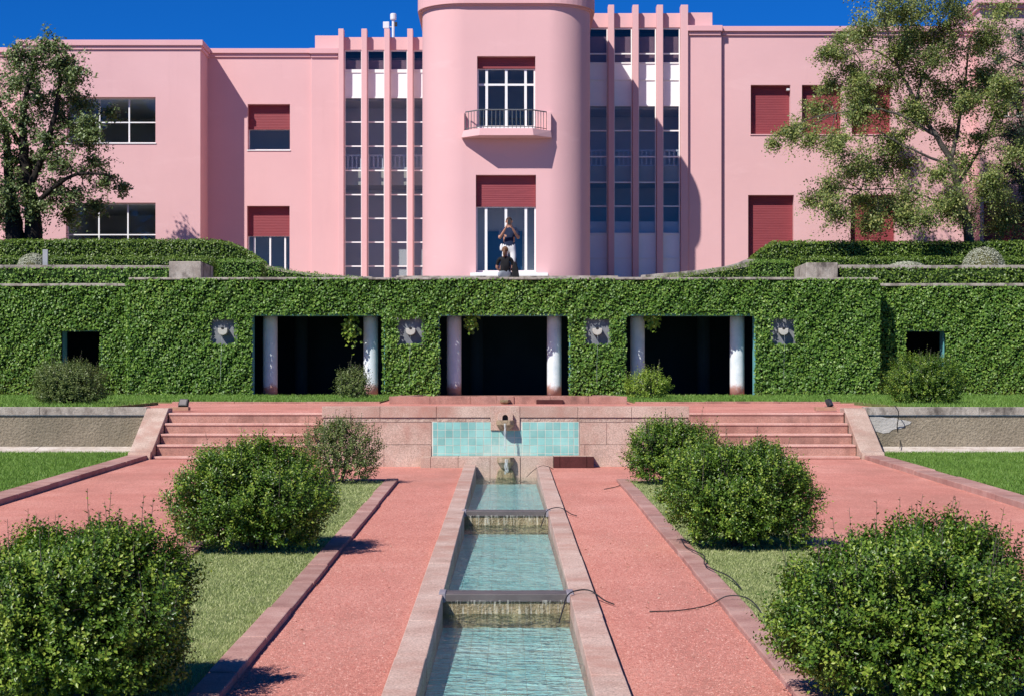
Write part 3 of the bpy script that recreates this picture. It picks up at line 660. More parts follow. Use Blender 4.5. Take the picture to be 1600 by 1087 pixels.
# kerb at the edge of the terrace grass
def flatrun(name,label,x0,x1,d0,d1,top,step,mat=STEPST):
    t=empty(name,((x0+x1)/2,d0,midz(d0)),label,'kerb','kerbs on the middle terrace'); x=x0
    while x<x1-.05:
        e=min(x+step*random.uniform(.85,1.15),x1); e=x1 if x1-e<.4 else e
        b=MB(); b.sbox(x+.003,e-.003,d0,d1,-.1,top+random.uniform(-.004,.004),midz); b.build('kerb_stone',mat,t,bev=.008); x=e
flatrun('stone_kerb','low pink kerb between terrace grass and path on the left',-7.2,-2.72,39.95,40.18,.04,1.5)
flatrun('stone_kerb','low pink kerb between terrace grass and path on the right',2.78,7.2,39.95,40.18,.04,1.5)
flatrun('stone_kerb','thin stone step at the foot of the left half of the ivy wall',-7.0,-2.72,48.35,48.7,.05,1.6)
flatrun('stone_kerb','thin stone step at the foot of the right half of the ivy wall',2.78,7.0,48.35,48.7,.05,1.6)

# flood lamps
def flood(x,D,face,label):
    z=midz(D)+.02; t=empty('flood_lamp',(x,D,z),label,'flood lamp','flood lamps at the top of the steps')
    b=MB(); b.box(x-.25,x+.10,D-.12,D+.12,z,z+.06); b.build('board',WOODB,t,bev=.004)
    R=Matrix.Translation((x,D,z+.135))@Matrix.Rotation(face,4,'Z')@Matrix.Rotation(rad(-25),4,'X')
    def tf(m,name,mat,bev=.006):
        m.v=[tuple(R@Vector(v)) for v in m.v]; return m.build(name,mat,t,bev=bev)
    h=MB(); h.box(-.085,.085,-.025,.04,-.068,.068); hs=tf(h,'housing',BLACK)
    g=MB(); g.box(-.065,.065,-.031,-.026,-.048,.048); o=tf(g,'lens',SLATE,0)
    br=MB(); br.tube([R@Vector((-.095,0,0)),R@Vector((-.095,.02,-.075)),Vector((x-.08,D,z+.06))],.01,6); br.tube([R@Vector((.095,0,0)),R@Vector((.095,.02,-.075)),Vector((x+.08,D,z+.06))],.01,6); br.build('bracket',BLACK,t)
flood(PX(287,32.6),32.6,rad(-20),'black flood lamp tilted up at the head of the left steps')
flood(PX(1296,32.6),32.6,rad(60),'black flood lamp turned sideways at the head of the right steps')

# ================================================================== IVY WALL AND LOGGIA
ID=49.0
iv=empty('ivy_wall',(0,ID,midz(ID)),'long ivy-clad terrace wall pierced by three columned loggia openings','wall')
ops=[(394,600),(686,890),(975.5,1179.6)]
OX=[(PX(a,ID),PX(c,ID)) for a,c in ops]; OT=PZ(490,ID)
XC0,XC1=PX(203,ID),PX(1370,ID); ZT=PZ(439,ID)
edges=[XC0]+[v for o_ in OX for v in o_]+[XC1]
for i in range(0,len(edges),2):
    b=MB(); b.box(edges[i],edges[i+1],ID+.06,ID+.48,1.3,OT); b.build('pier',TEAL,iv)
b=MB(); b.box(XC0,XC1,ID+.06,ID+.48,OT,ZT); b.build('lintel_wall',TEAL,iv)
# black-green backing in front of piers, shade between the leaves as its colour
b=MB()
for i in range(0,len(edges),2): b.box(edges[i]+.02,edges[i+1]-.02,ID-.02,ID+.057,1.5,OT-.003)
b.box(XC0,XC1,ID-.02,ID+.057,OT+.02,ZT); b.build('ivy_shade_backing',SHADE,iv)
# loggia room
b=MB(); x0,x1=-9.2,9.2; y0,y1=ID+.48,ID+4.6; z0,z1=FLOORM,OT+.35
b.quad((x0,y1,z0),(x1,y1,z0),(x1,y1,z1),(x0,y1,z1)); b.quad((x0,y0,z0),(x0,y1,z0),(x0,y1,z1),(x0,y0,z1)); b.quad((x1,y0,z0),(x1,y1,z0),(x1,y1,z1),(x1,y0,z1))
b.quad((x0,y0,z1),(x1,y0,z1),(x1,y1,z1),(x0,y1,z1)); b.build('loggia_room',SHADEIN,iv,fix=False)
b=MB(); b.box(x0,x1,48.72,y1,1.4,FLOORM); b.build('loggia_floor',STEPST,iv)
for px in (470,745,1100):   # inner columns, shade put into their colour like the room's
    b=MB(); b.lathe((PX(px,52),52,FLOORM),[(.2,0),(.2,2.5)],16); b.build('inner_column',SHADEIN,iv,smooth=False)
# columns
m,nt,o=newmat('column_aged'); pos=wpos(nt); sx=nt.nodes.new('ShaderNodeSeparateXYZ'); nt.links.new(pos,sx.inputs[0])
f=noise(nt,4,6,.6,pos); c0=ramp(nt,f,[(0.3,(0.56,0.64,0.68)),(0.55,(0.70,0.75,0.77)),(0.75,(0.76,0.79,0.80))])
mr=nd(nt,'ShaderNodeMapRange'); mr.inputs['From Min'].default_value=FLOORM+.10; mr.inputs['From Max'].default_value=FLOORM+.62; mr.inputs['To Min'].default_value=1.15; mr.inputs['To Max'].default_value=-.15; nt.links.new(sx.outputs[2],mr.inputs['Value'])
h=noise(nt,5,6,.7,pos); ad=nd(nt,'ShaderNodeMath',operation='MULTIPLY'); nt.links.new(mr.outputs[0],ad.inputs[0]); nt.links.new(h,ad.inputs[1])
st=ramp(nt,ad.outputs[0],[(0.26,(0,0,0)),(0.50,(1,1,1))]); c1=mixc(nt,st,c0,(0.44,0.24,0.19))
bs=nd(nt,'ShaderNodeBsdfPrincipled',Roughness=.8); nt.links.new(c1,bs.inputs['Base Color'])
bn=nd(nt,'ShaderNodeBump',Strength=.3,Distance=.01); nt.links.new(noise(nt,35,4,.6,pos),bn.inputs['Height']); nt.links.new(bn.outputs[0],bs.inputs['Normal']); nt.links.new(bs.outputs[0],o.inputs[0])
CAGED=m
for px in (422.3,579.3,709.5,866,996,1151.7):
    b=MB(); b.lathe((PX(px,ID+.72),ID+.72,FLOORM),[(.194+.0*k,OT*0+ (OT+.05-FLOORM)*k/8) for k in range(9)],28); b.build('column',CAGED,iv,smooth=True)
    bm_=iv.children
# turquoise soffit edge
for (a,c) in OX:
    b=MB(); b.box(a+.01,c-.01,ID+.02,ID+.50,OT-.05,OT-.002); b.build('soffit',TEAL,iv)
# side walls set back
SD=49.75; ZS=PZ(449,SD)
so=[(98,158),(1413,1475)]
for s,(a,c) in zip((-1,1),so):
    xa,xc=PX(a,SD),PX(c,SD); zt=PZ(517,SD)
    lo,hi=(-17,XC0+.2) if s<0 else (XC1-.2,17)
    b=MB(); b.box(lo,xa,SD+.06,SD+.5,1.3,ZS); b.box(xc,hi,SD+.06,SD+.5,1.3,ZS); b.box(xa,xc,SD+.06,SD+.5,zt,ZS); b.build('side_wall',TEAL,iv)
    b=MB(); b.box(lo,xa-.02,SD-.02,SD+.056,1.5,ZS-.02); b.box(xc+.02,hi,SD-.02,SD+.056,1.5,ZS-.02); b.box(xa-.02,xc+.02,SD-.02,SD+.056,zt+.02,ZS-.02); b.build('ivy_shade_backing',SHADE,iv)  # same backing sheet, coloured as the shade in the ivy gaps
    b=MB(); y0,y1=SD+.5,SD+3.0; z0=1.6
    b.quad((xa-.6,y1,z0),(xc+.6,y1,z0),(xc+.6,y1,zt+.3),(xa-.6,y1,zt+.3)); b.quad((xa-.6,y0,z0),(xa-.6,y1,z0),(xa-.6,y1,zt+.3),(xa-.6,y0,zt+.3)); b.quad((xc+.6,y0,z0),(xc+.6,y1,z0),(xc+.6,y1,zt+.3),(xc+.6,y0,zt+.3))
    b.quad((xa-.6,y0,zt+.3),(xc+.6,y0,zt+.3),(xc+.6,y1,zt+.3),(xa-.6,y1,zt+.3)); b.quad((xa-.6,y0,z0),(xc+.6,y0,z0),(xc+.6,y1,z0),(xa-.6,y1,z0)); b.build('side_room',SHADEIN,iv,fix=False)
    # coping of the set-back wall
    x=lo
    while x<hi-.1:
        e=min(x+random.uniform(1.5,2),hi); b=MB(); b.box(x+.003,e-.003,SD-.20,SD+.5,ZS+.02,PZ(443.5,SD)+random.uniform(-.006,.006)); b.build('coping_stone',GREYST,iv,bev=.01); x=e
    # return wall between the two planes, clad in ivy
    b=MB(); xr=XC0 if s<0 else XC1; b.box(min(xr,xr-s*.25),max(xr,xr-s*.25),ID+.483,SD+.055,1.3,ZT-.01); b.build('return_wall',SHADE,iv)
# central coping
x=XC0
while x<XC1-.1:
    e=min(x+random.uniform(1.5,2.1),XC1); e=XC1 if XC1-e<.6 else e
    b=MB(); b.box(x+.003,e-.003,ID-.20,ID+.55,ZT+.02,PZ(433.4,ID-.2)+random.uniform(-.007,.007)); b.build('coping_stone',GREYST,iv,bev=.012); x=e
# plaques with half-bowl spouts
PLQ=[(332,368),(624.5,660),(915,950.5),(1206,1239)]
for k,(a,c) in enumerate(PLQ):
    xa,xc=PX(a,ID),PX(c,ID); zt,zb=PZ(499,ID),PZ(537,ID); xm=(xa+xc)/2; zm=PZ(517,ID)
    b=MB(); b.box(xa-.06,xc+.06,ID-.035,ID-.022,zb-.04,zt+.06); pl=b.build('spout_plaque',surf('plaque_stone%d'%k,[(0.14,0.15,0.17),(0.23,0.24,0.26)],6,6,.9,.2,.4,40,.01) if k==0 else MATS['plaque_stone0'],iv,bev=.01)
    # half bowl
    n=12; w=.125; prof=[(-w,.062),(-w,.0)]+[(w*math.cos(math.pi+math.pi*i/n),-.01+.11*math.sin(math.pi+math.pi*i/n)) for i in range(n+1)]+[(w,.0),(w,.062)]
    b=MB(); b.prism([(xm+p[0],zm+p[1]) for p in prof],ID-.25,ID-.035,'y'); bo=b.build('half_bowl',surf('pale_stone',[(0.40,0.385,0.34),(0.52,0.50,0.45)],8,5,.9,.2,.4,40,.01) if k==0 else MATS['pale_stone'],pl,bev=.012)
    b=MB(); b.prism([(xm+.042*math.cos(2*math.pi*i/12),zm+.062+.036*math.sin(2*math.pi*i/12)) for i in range(12)],ID-.254,ID-.245,'y'); b.build('spout_hole_shade',BLACK,pl)  # black disc on the bowl front, painting the shade of an opening
    tag(MB().tube([(xm,ID-.31,zm-.02)]+[(xm-.01*j*.4+.006*math.sin(j),ID-.36-.03*math.sqrt(j),zm-.02-.2*j) for j in range(1,8)],.0035,6).build('water_jet',STREAM,smooth=True),
        'thin thread of water from the %s spout in the ivy'%['leftmost','second','third','rightmost'][k],'water jet','water jets')

# ivy leaves
def bulge(x,z): return .05*np.sin(x*1.9+1)*np.sin(z*2.3)+.04*np.sin(x*4.7+z*3.1)+.03*np.sin(x*9.1-z*7.3)
def ivy_rects(rects,dens,holes=(),size=.056,frame='y',facing=-1):
    """rects (x0,x1,z0,z1,depth) on planes facing the garden"""
    VV=[];FF=[];off=0
    for (x0,x1,z0,z1,dp) in rects:
        n=int((x1-x0)*(z1-z0)*dens)
        x=RNG.uniform(x0,x1,n); z=RNG.uniform(z0,z1,n)
        keep=np.ones(n,bool)
        for (a,c,lo,hi) in holes: keep&=~((x>a)&(x<c)&(z>lo)&(z<hi))
        x,z=x[keep],z[keep]; n=len(x)
        C=np.stack([x,dp-.15-bulge(x,z)*.8-RNG.uniform(0,.08,n),z],1)
        N=rnd(n,.55)+np.array([-.1,-1,.5]); U=rnd(n,.45)+np.array([0,-.25,-1])
        s=size*RNG.uniform(.5,1.55,n); V,F=leaves(C,N,U,s,s*.95,.16); VV.append(V);FF.append(F+off);off+=len(V)
    return np.concatenate(VV),np.concatenate(FF)
def hole(a,c,y0,y1,D,m=0): return (PX(a,D)-m,PX(c,D)+m,PZ(y1,D),PZ(y0,D))
hl=[hole(a,c,499,537,ID) for a,c in PLQ]
rects=[]
for i in range(0,len(edges),2):
    rects.append((edges[i]-(.04),edges[i+1]+.04,midz(ID)+.02,OT,ID))
rects.append((XC0-.05,XC1+.05,OT-.05,ZT+.05,ID))
V,F=ivy_rects(rects,1250,hl)
np_mesh('ivy_foliage',V,F,L_IVY,iv)
rs=[];hs=[]
for s,(a,c) in zip((-1,1),so):
    lo,hi=(-16,XC0+.1) if s<0 else (XC1-.1,16)
    rs.append((lo,hi,midz(SD)+.02,ZS+.03,SD)); hs.append((PX(a,SD),PX(c,SD),1.0,PZ(517,SD)))
V,F=ivy_rects(rs,1200,hs); np_mesh('ivy_foliage',V,F,L_IVY,iv)
# leaves on the right return face and corners
n=1500; C=np.stack([np.where(RNG.uniform(0,1,n)<.5,XC0-.06,XC1+.06)+RNG.normal(0,.03,n),RNG.uniform(ID-.15,SD,n),RNG.uniform(1.7,ZT,n)],1)
N=rnd(n,.4)+np.stack([np.sign(C[:,0]),np.zeros(n)-.2,np.zeros(n)+.3],1); V,F=leaves(C,N,rnd(n,.4)+np.array([0,0,-1.]),.085,.08); np_mesh('ivy_foliage',V,F,L_IVY,iv)
# dangling sprays in the openings
for (px,py,r) in ((548,512,16),(737,503,10),(1020,500,12)):
    n=150; c=P(px,py,ID+.25); C=np.array(c)+rnd(n)*np.array([r/59*.45,.10,r/59*.75]); V,F=leaves(C,rnd(n,.5)+np.array([0,-1,.4]),rnd(n,.4)+np.array([0,0,-1.]),.10,.085); np_mesh('hanging_spray',V,F,L_BOXY,iv)

# ------------------------------------------------------------------ second tier, left and right
UG=5.10
for s,side in ((-1,'left'),(1,'right')):
    x0,x1=sorted((s*8.9,s*40)); b=MB(); b.box(x0,x1,50.75,66,4.3,UG); tag(b.build('upper_garden_'+side,SOIL),kind='structure')
    BDp=50.6; zb,zt=PZ(444,BDp),PZ(421,BDp)
    lo,hi=sorted((s*9.05,s*17))
    t=empty('parapet_wall',(s*12,BDp,zb),'low upper parapet wall hung with ivy below its grey coping, %s side'%side,'wall','upper parapet walls')
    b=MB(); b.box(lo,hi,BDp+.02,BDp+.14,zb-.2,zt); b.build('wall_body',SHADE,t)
    V,F=ivy_rects([(lo,hi,zb-.02,zt+.04,BDp)],700); np_mesh('ivy_foliage',V,F,L_IVY if s<0 else L_HEDGE,t)
    x=lo
    while x<hi-.1:
        e=min(x+random.uniform(1.6,2.2),hi); b=MB(); b.box(x+.003,e-.003,BDp-.02,BDp+.5,zt+.02,PZ(414.5,BDp)+random.uniform(-.007,.007)); b.build('coping_stone',GREYST,t,bev=.012); x=e
    # pier
    if s<0: b=MB(); b.box(-9.14,-8.27,50.3,52.4,4.5,PZ(408.5,50.3))
    else:
        b=MB(); z=PZ(410.5,50.3); b.box(8.13,8.99,50.3,52.4,4.5,z)
    tag(b.build('stone_pier',GREYST,bev=.02),'blocky lichen-stained stone pier at the %s end of the terrace coping'%side,'pier','terrace piers')

# ================================================================== HEDGES AND SHRUBS
def hedge_surface(poly,z0,zt_f,dens,size,n_dir,mat,name,label,cat='hedge',group=None,core=True,round_=.0):
    pass
def box_hedge(x0,x1,d0,d1,z0,zt,mat,label,dens=700,size=.07,group='clipped hedges',bulg=.05,endround=None):
    """zt may be a function of x; a woody core, inner shade in its colour, hung with small leaves"""
    zf=zt if callable(zt) else (lambda x: zt+0*x)
    t=empty('hedge',((x0+x1)/2,d0,z0),label,'hedge',group)
    b=MB(); n=max(2,int((x1-x0)/.25)); xs=np.linspace(x0+.06,x1-.06,n+1); vs=[];fs=[]
    for x in xs:
        h=float(zf(np.array([x]))[0])-.07; vs+=[(x,d0+.07,z0),(x,d0+.07,h),(x,d1-.07,h),(x,d1-.07,z0)]
    for i in range(n):
        a=i*4
        for k in range(3): fs.append((a+k,a+4+k,a+5+k,a+1+k))
    fs+=[(0,1,2,3),(n*4+3,n*4+2,n*4+1,n*4)]
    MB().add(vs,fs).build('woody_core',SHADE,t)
    parts=[]
    # front
    n=int((x1-x0)*(1.0)*dens*float(np.mean(zf(np.linspace(x0,x1,20)))-z0)); x=RNG.uniform(x0,x1,n); u=RNG.uniform(0,1,n); z=z0+u*(zf(x)-z0)
    C=np.stack([x,d0+.03-RNG.uniform(-.03,.06,n)-bulg*.5*(np.sin(x*3.3)+np.sin(x*7.1+z*5)),z],1); parts.append((C,rnd(n,.5)+np.array([0,-1,.5]),rnd(n,.5)+np.array([0,-.4,.9])))
    # top
    n=int((x1-x0)*(d1-d0)*dens*.6); x=RNG.uniform(x0,x1,n); d=RNG.uniform(d0,d1,n)
    C=np.stack([x,d,zf(x)+RNG.uniform(-.05,.05,n)+bulg*.3*np.sin(x*6+d*4)],1); parts.append((C,rnd(n,.5)+np.array([0,-.3,1]),rnd(n,.6)+np.array([0,0,.6])))
    # ends
    for xe,sg in ((x0,-1),(x1,1)):
        h=float(zf(np.array([xe]))[0])-z0; n=int(h*(d1-d0)*dens)
        if n<5: continue
        C=np.stack([xe+RNG.normal(0,.03,n),RNG.uniform(d0,d1,n),z0+RNG.uniform(0,1,n)*h],1); parts.append((C,rnd(n,.5)+np.array([sg*1.,0,.4]),rnd(n,.5)+np.array([0,0,.9])))
    C=np.concatenate([p[0] for p in parts]);N=np.concatenate([p[1] for p in parts]);U=np.concatenate([p[2] for p in parts])
    s=size*RNG.uniform(.6,1.3,len(C)); V,F=leaves(C,N,U,s,s*.62,.2); np_mesh('foliage',V,F,mat,t); return t

def endcap(xe,sg,zt,w,drop):
    return lambda x: zt-drop*np.clip(1-(sg*(xe-x))/w,0,1)**2
HT=54.5
zt=PZ(375.5,HT)
box_hedge(-17,PX(408,HT),HT,HT+1.4,UG-.05,endcap(PX(408,HT),1,zt,1.5,.62),L_HEDGE,'tall clipped hedge with a rounded end in front of the left wing',900)
zt2=PZ(378,HT)
box_hedge(PX(1172,HT),17,HT,HT+1.4,UG-.05,lambda x: zt2-.55*np.clip(1-(x-PX(1172,HT))/.75,0,1)**1.3,L_HEDGE,'tall clipped hedge with a sloping end in front of the right wing',900)
box_hedge(-17,-8.35,52.6,53.1,UG-.05,PZ(402,52.6),L_HEDGE,'low dark hedge strip below the tall left hedge',900,.055)
box_hedge(8.3,17,52.6,53.1,UG-.05,PZ(402.5,52.6),L_HEDGE,'low dark hedge strip below the tall right hedge',900,.055)
box_hedge(-8.22,-6.95,52.7,53.6,UPZ-.02,PZ(406.5,52.7),L_IVY,'dark square-cut hedge beside the left stone pier',900,.055)
box_hedge(7.0,8.1,52.7,53.6,UPZ-.02,PZ(407,52.7),L_IVY,'dark square-cut hedge beside the right stone pier',900,.055)
zl=lambda x: PZ(414,54)+(PZ(436,54)-PZ(414,54))*np.clip((x+7.1)/3.1,0,1)**.7
box_hedge(-7.1,-4.0,54.0,54.35,UPZ-.02,zl,L_IVY,'low dark hedge sweeping down towards the left glazed bay',900,.05)
zr=lambda x: PZ(411,54)+(PZ(436,54)-PZ(411,54))*np.clip((7.15-x)/3.15,0,1)**.8
box_hedge(4.0,7.15,54.0,54.35,UPZ-.02,zr,L_HEDGE,'low light green hedge sweeping down towards the right glazed bay',900,.05)
def sweep_wall(pts,D,th,label):
    b=MB(); n=len(pts); vs=[];fs=[]
    for (x,y) in pts:
        q=P(x,y,D); zz=q.z; vs+=[(q.x,D,UPZ-.1),(q.x,D,zz),(q.x,D+.3,zz),(q.x,D+.3,UPZ-.1)]
    for i in range(n-1):
        a=i*4
        for k in range(3): fs.append((a+k,a+4+k,a+5+k,a+1+k))
    fs+=[(0,1,2,3),((n-1)*4+3,(n-1)*4+2,(n-1)*4+1,(n-1)*4)]
    tag(MB().add(vs,fs).build('sweeping_wall',GREYST,bev=.015),label,'wall','curved flank walls')
sweep_wall([(385,406),(412,407.5),(414,413),(435,419),(465,424.5),(500,428.5),(540,431),(582,432.5)],54.4,6,'grey stone flank wall curving down to the left of the tower')
sweep_wall([(1002,430),(1030,427.5),(1060,425),(1095,421.5),(1130,416.5),(1152,411),(1165,405.5),(1180,405)],54.4,6,'grey stone flank wall curving down to the right of the tower')

def silver(x0,x1,y0,y1,D,label):
    c=P((x0+x1)/2,y1,D); rx=(x1-x0)/2/FPX*D; h=(y1-y0)/FPX*D
    t=empty('silver_shrub',c,label,'shrub','silver dome shrubs')
    n=2600; d=sph(n); d[:,2]=np.abs(d[:,2]); C=np.array(c)+d*np.array([rx,rx*.8,h])*(1-.12*RNG.uniform(0,1,(n,1))**2); V,F=leaves(C,d+rnd(n,.4),rnd(n,.5)+np.array([0,0,.8]),.05,.03,.2); np_mesh('foliage',V,F,L_SILV,t)
    b=MB(); b.lathe(c,[(rx*.82*math.cos(a),h*.86*math.sin(a)) for a in [i*math.pi/2/6 for i in range(6)]]+[(.02,h*.86)],14); b.build('woody_core',SOIL,t)
silver(27,76,396,418,51.6,'silver-grey dome shrub behind the metal sign on the left'); silver(1503,1571,386,421,51.4,'large silver-grey dome shrub on the upper right terrace'); silver(1386,1448,409,421,51.8,'flat silver-grey cushion shrub on the upper right terrace')
b=MB(); q=P(70.5,416,51.3); b.box(q.x-.07,q.x+.07,51.3,51.36,q.z-.05,PZ(390,51.3)); sg=b.build('garden_sign',surf('sign_grey',[(0.30,0.31,0.33),(0.38,0.39,0.41)],5,3,.5,.4),bev=.006); tag(sg,'small plain metal sign plate beside the silver shrub on the left','sign')

def bush(cx,D,z,w,h,dp,mat,label,nsprig=2600,leaf=.022,per=9,seed=0,open_=0.0,shoots=60,flat=.15,twigs=40,group='box bushes',shape=1.0):
    """a mass of leafy sprigs over a twiggy heart; shape is lumpy with upright shoots"""
    rs=np.random.default_rng(seed+100)
    t=empty('box_bush',(cx,D,z),label,'bush',group)
    n=nsprig
    d=unit(rs.normal(0,1,(n,3))); d[:,2]=np.where(d[:,2]<-.8,-d[:,2],d[:,2])
    ph=rs.uniform(0,6.28,6)
    sd=Vector((seed*3.7,seed*1.3,seed*2.1))
    def lumpf(v): return 1+.26*mnoise.noise(v*1.6+sd)+.20*mnoise.noise(v*3.4+sd)+.14*mnoise.noise(v*7.5+sd)
    lump=np.array([lumpf(Vector(q)) for q in d])
    d=d/np.sum(np.abs(d)**2.7,axis=1,keepdims=True)**(1/2.7)
    gapn=np.array([mnoise.noise(Vector(q)*5.5+sd*2) for q in d])
    keep=(gapn+rs.normal(0,.10,n))>-.27; d=d[keep]; lump=lump[keep]; n=len(d)
    depth=1-rs.uniform(0,1,n)**2.2*(.34+.35*open_)
    R=np.array([w/2*.87,dp/2*.87,h*.45]); ctr=np.array([cx,D,z+h*.44])
    B=ctr+d*R*(lump*depth)[:,None]; B[:,2]=np.maximum(B[:,2],z+.04+.05*rs.uniform(0,1,n))
    ax=unit(d*np.array([.8,.8,.5])+np.array([0,0,.75])+rs.normal(0,.33,(n,3)))
    ln=leaf*3.6*rs.uniform(.5,1.5,n)
    if shoots:
        k=rs.choice(np.where(d[:,2]>.25)[0],shoots,replace=False); ln[k]*=rs.uniform(1.3,2.0,shoots); ax[k]=unit(ax[k]*.35+np.array([0,0,1])+rs.normal(0,.12,(shoots,3))); sk=MB()
        for q in k: sk.tube([Vector(B[q]-ax[q]*.05),Vector(B[q]+ax[q]*ln[q])],[leaf*.10,leaf*.04],3,cap=False)
        tag(sk.build('shoots',BARK,t,fix=False),kind='stuff')
    # leaves along every sprig
    tt=(np.arange(per)+.5)/per
    C=(B[:,None,:]+ax[:,None,:]*(ln[:,None]*tt[None,:])[:,:,None])
    ang=(np.arange(per)*2.4)[None,:]+rs.uniform(0,6.28,n)[:,None]
    e1=unit(np.cross(ax,rs.normal(0,1,(n,3)))); e2=np.cross(ax,e1)
    rd=e1[:,None,:]*np.cos(ang)[:,:,None]+e2[:,None,:]*np.sin(ang)[:,:,None]
    U=rd*.85+ax[:,None,:]*.75; N=ax[:,None,:]*.8-rd*.5
    sz=leaf*(1.05-.35*tt)[None,:]*rs.uniform(.7,1.25,(n,per))
    C=C+rd*(sz*.5)[:,:,None]
    yg=(depth>.955)&(rs.uniform(0,1,n)<.42)
    for nm_,mk,mt in (('foliage',~yg,mat),('young_growth',yg,L_BOXY if mat is L_BOX else mat)):
        Cs,Ns,Us,ss=C[mk].reshape(-1,3),N[mk].reshape(-1,3),U[mk].reshape(-1,3),sz[mk].ravel()
        V,F=leaves(Cs,Ns+rs.normal(0,.15,Ns.shape),Us,ss,ss*.60,.22); tag(np_mesh(nm_,V,F,mt,t),kind='stuff')
    b=MB(); stems=7
    for i in range(stems):
        a=2*math.pi*i/stems+rs.uniform(-.3,.3); r0=.05*w; r1=w*rs.uniform(.18,.34)
        p0=Vector((cx+r0*math.cos(a),D+r0*math.sin(a),z-.03)); p2=Vector((cx+r1*math.cos(a),D+r1*math.sin(a)*dp/w,z+h*rs.uniform(.55,.8)))
        p1=p0.lerp(p2,.5)+Vector((rs.uniform(-.04,.04),rs.uniform(-.04,.04),.04)); b.tube([p0,p1,p2],[.017*w,.012*w,.004*w],5)
        for j in range(3):
            q=p1.lerp(p2,rs.uniform(0,.8)); e=ctr+(np.array(unit(rs.normal(0,1,(1,3)))[0]))*R*.8; b.tube([q,Vector(e)],[.006*w,.002*w],4)
    b.build('stems',BARK,t)
    if twigs:
        b=MB()
        for i in range(twigs):
            dd=unit(rs.normal(0,1,(1,3)))[0]; dd[1]=-abs(dd[1]); p=Vector(ctr+dd*R*.90); q=p+Vector(rs.normal(0,1,3))*.028*w; b.tube([p,p.lerp(q,.5)+Vector(rs.normal(0,1,3))*.006*w,q],[.0028*w,.002*w,.0012*w],3,cap=False)
        tag(b.build('dead_twigs',TWIG,t),kind='stuff')
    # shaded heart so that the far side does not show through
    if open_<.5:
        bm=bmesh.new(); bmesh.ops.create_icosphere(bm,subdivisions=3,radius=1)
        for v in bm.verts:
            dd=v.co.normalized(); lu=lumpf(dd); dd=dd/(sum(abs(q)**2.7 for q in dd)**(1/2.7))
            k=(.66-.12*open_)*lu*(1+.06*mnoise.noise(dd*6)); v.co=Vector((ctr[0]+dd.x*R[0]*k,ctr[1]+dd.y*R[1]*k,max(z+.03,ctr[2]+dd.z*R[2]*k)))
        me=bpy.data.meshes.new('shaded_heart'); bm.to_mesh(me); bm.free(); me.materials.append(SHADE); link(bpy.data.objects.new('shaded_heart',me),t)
    return t
g3=lambda D: gz(D)+.02
bush(PX(116,9.55),9.55,g3(9.55),1.28,.86,1.15,L_BOX,'big glossy box bush cut by the lower left corner',9800,.030,9,1,.25,150)
bush(PX(399,16.45),16.45,g3(16.45),1.46,.92,1.25,L_BOX,'round glossy box bush, middle of the left bed',7400,.033,8,2,.2,100)
bush(PX(528,24.6),24.6,g3(24.6),1.12,.86,.9,L_DRY,'open twiggy bush with bare stems at the far end of the left bed',1700,.036,8,3,.9,50)
bush(PX(1432,9.45),9.45,g3(9.45),1.40,.90,1.15,L_BOX,'big box bush with dead twigs in the lower right corner',9800,.030,9,4,.25,150,twigs=260)
bush(PX(1160,16.7),16.7,g3(16.7),1.36,.94,1.2,L_BOX,'bushy box shrub, middle of the right bed',7400,.033,8,5,.3,100)
bush(PX(1054,24.4),24.4,g3(24.4),1.24,.80,1.0,L_BOX,'dense box bush at the far end of the right bed',3200,.040,8,6,.3,50)
bush(PX(108,36),36,midz(36)+.03,1.42,.83,1.1,L_DRY,'wide bush on the middle terrace before the left dark doorway',2800,.042,8,7,.3,40,twigs=20,group='terrace bushes')
bush(PX(1444,36),36,midz(36)+.03,1.45,.98,1.1,L_BOX,'tall bush on the middle terrace before the right dark doorway',2800,.042,8,8,.3,40,twigs=20,group='terrace bushes')
bush(PX(553,43.2),43.2,midz(43)+.03,.80,.66,.6,L_DRY,'small twiggy bush before the left loggia column',700,.05,7,9,.8,25,twigs=10,group='terrace bushes')
bush(PX(1012,43),43,midz(43)+.03,.98,.62,.7,L_BOXY,'small yellow-green bush before the right loggia column',800,.05,7,10,.7,25,twigs=10,group='terrace bushes')

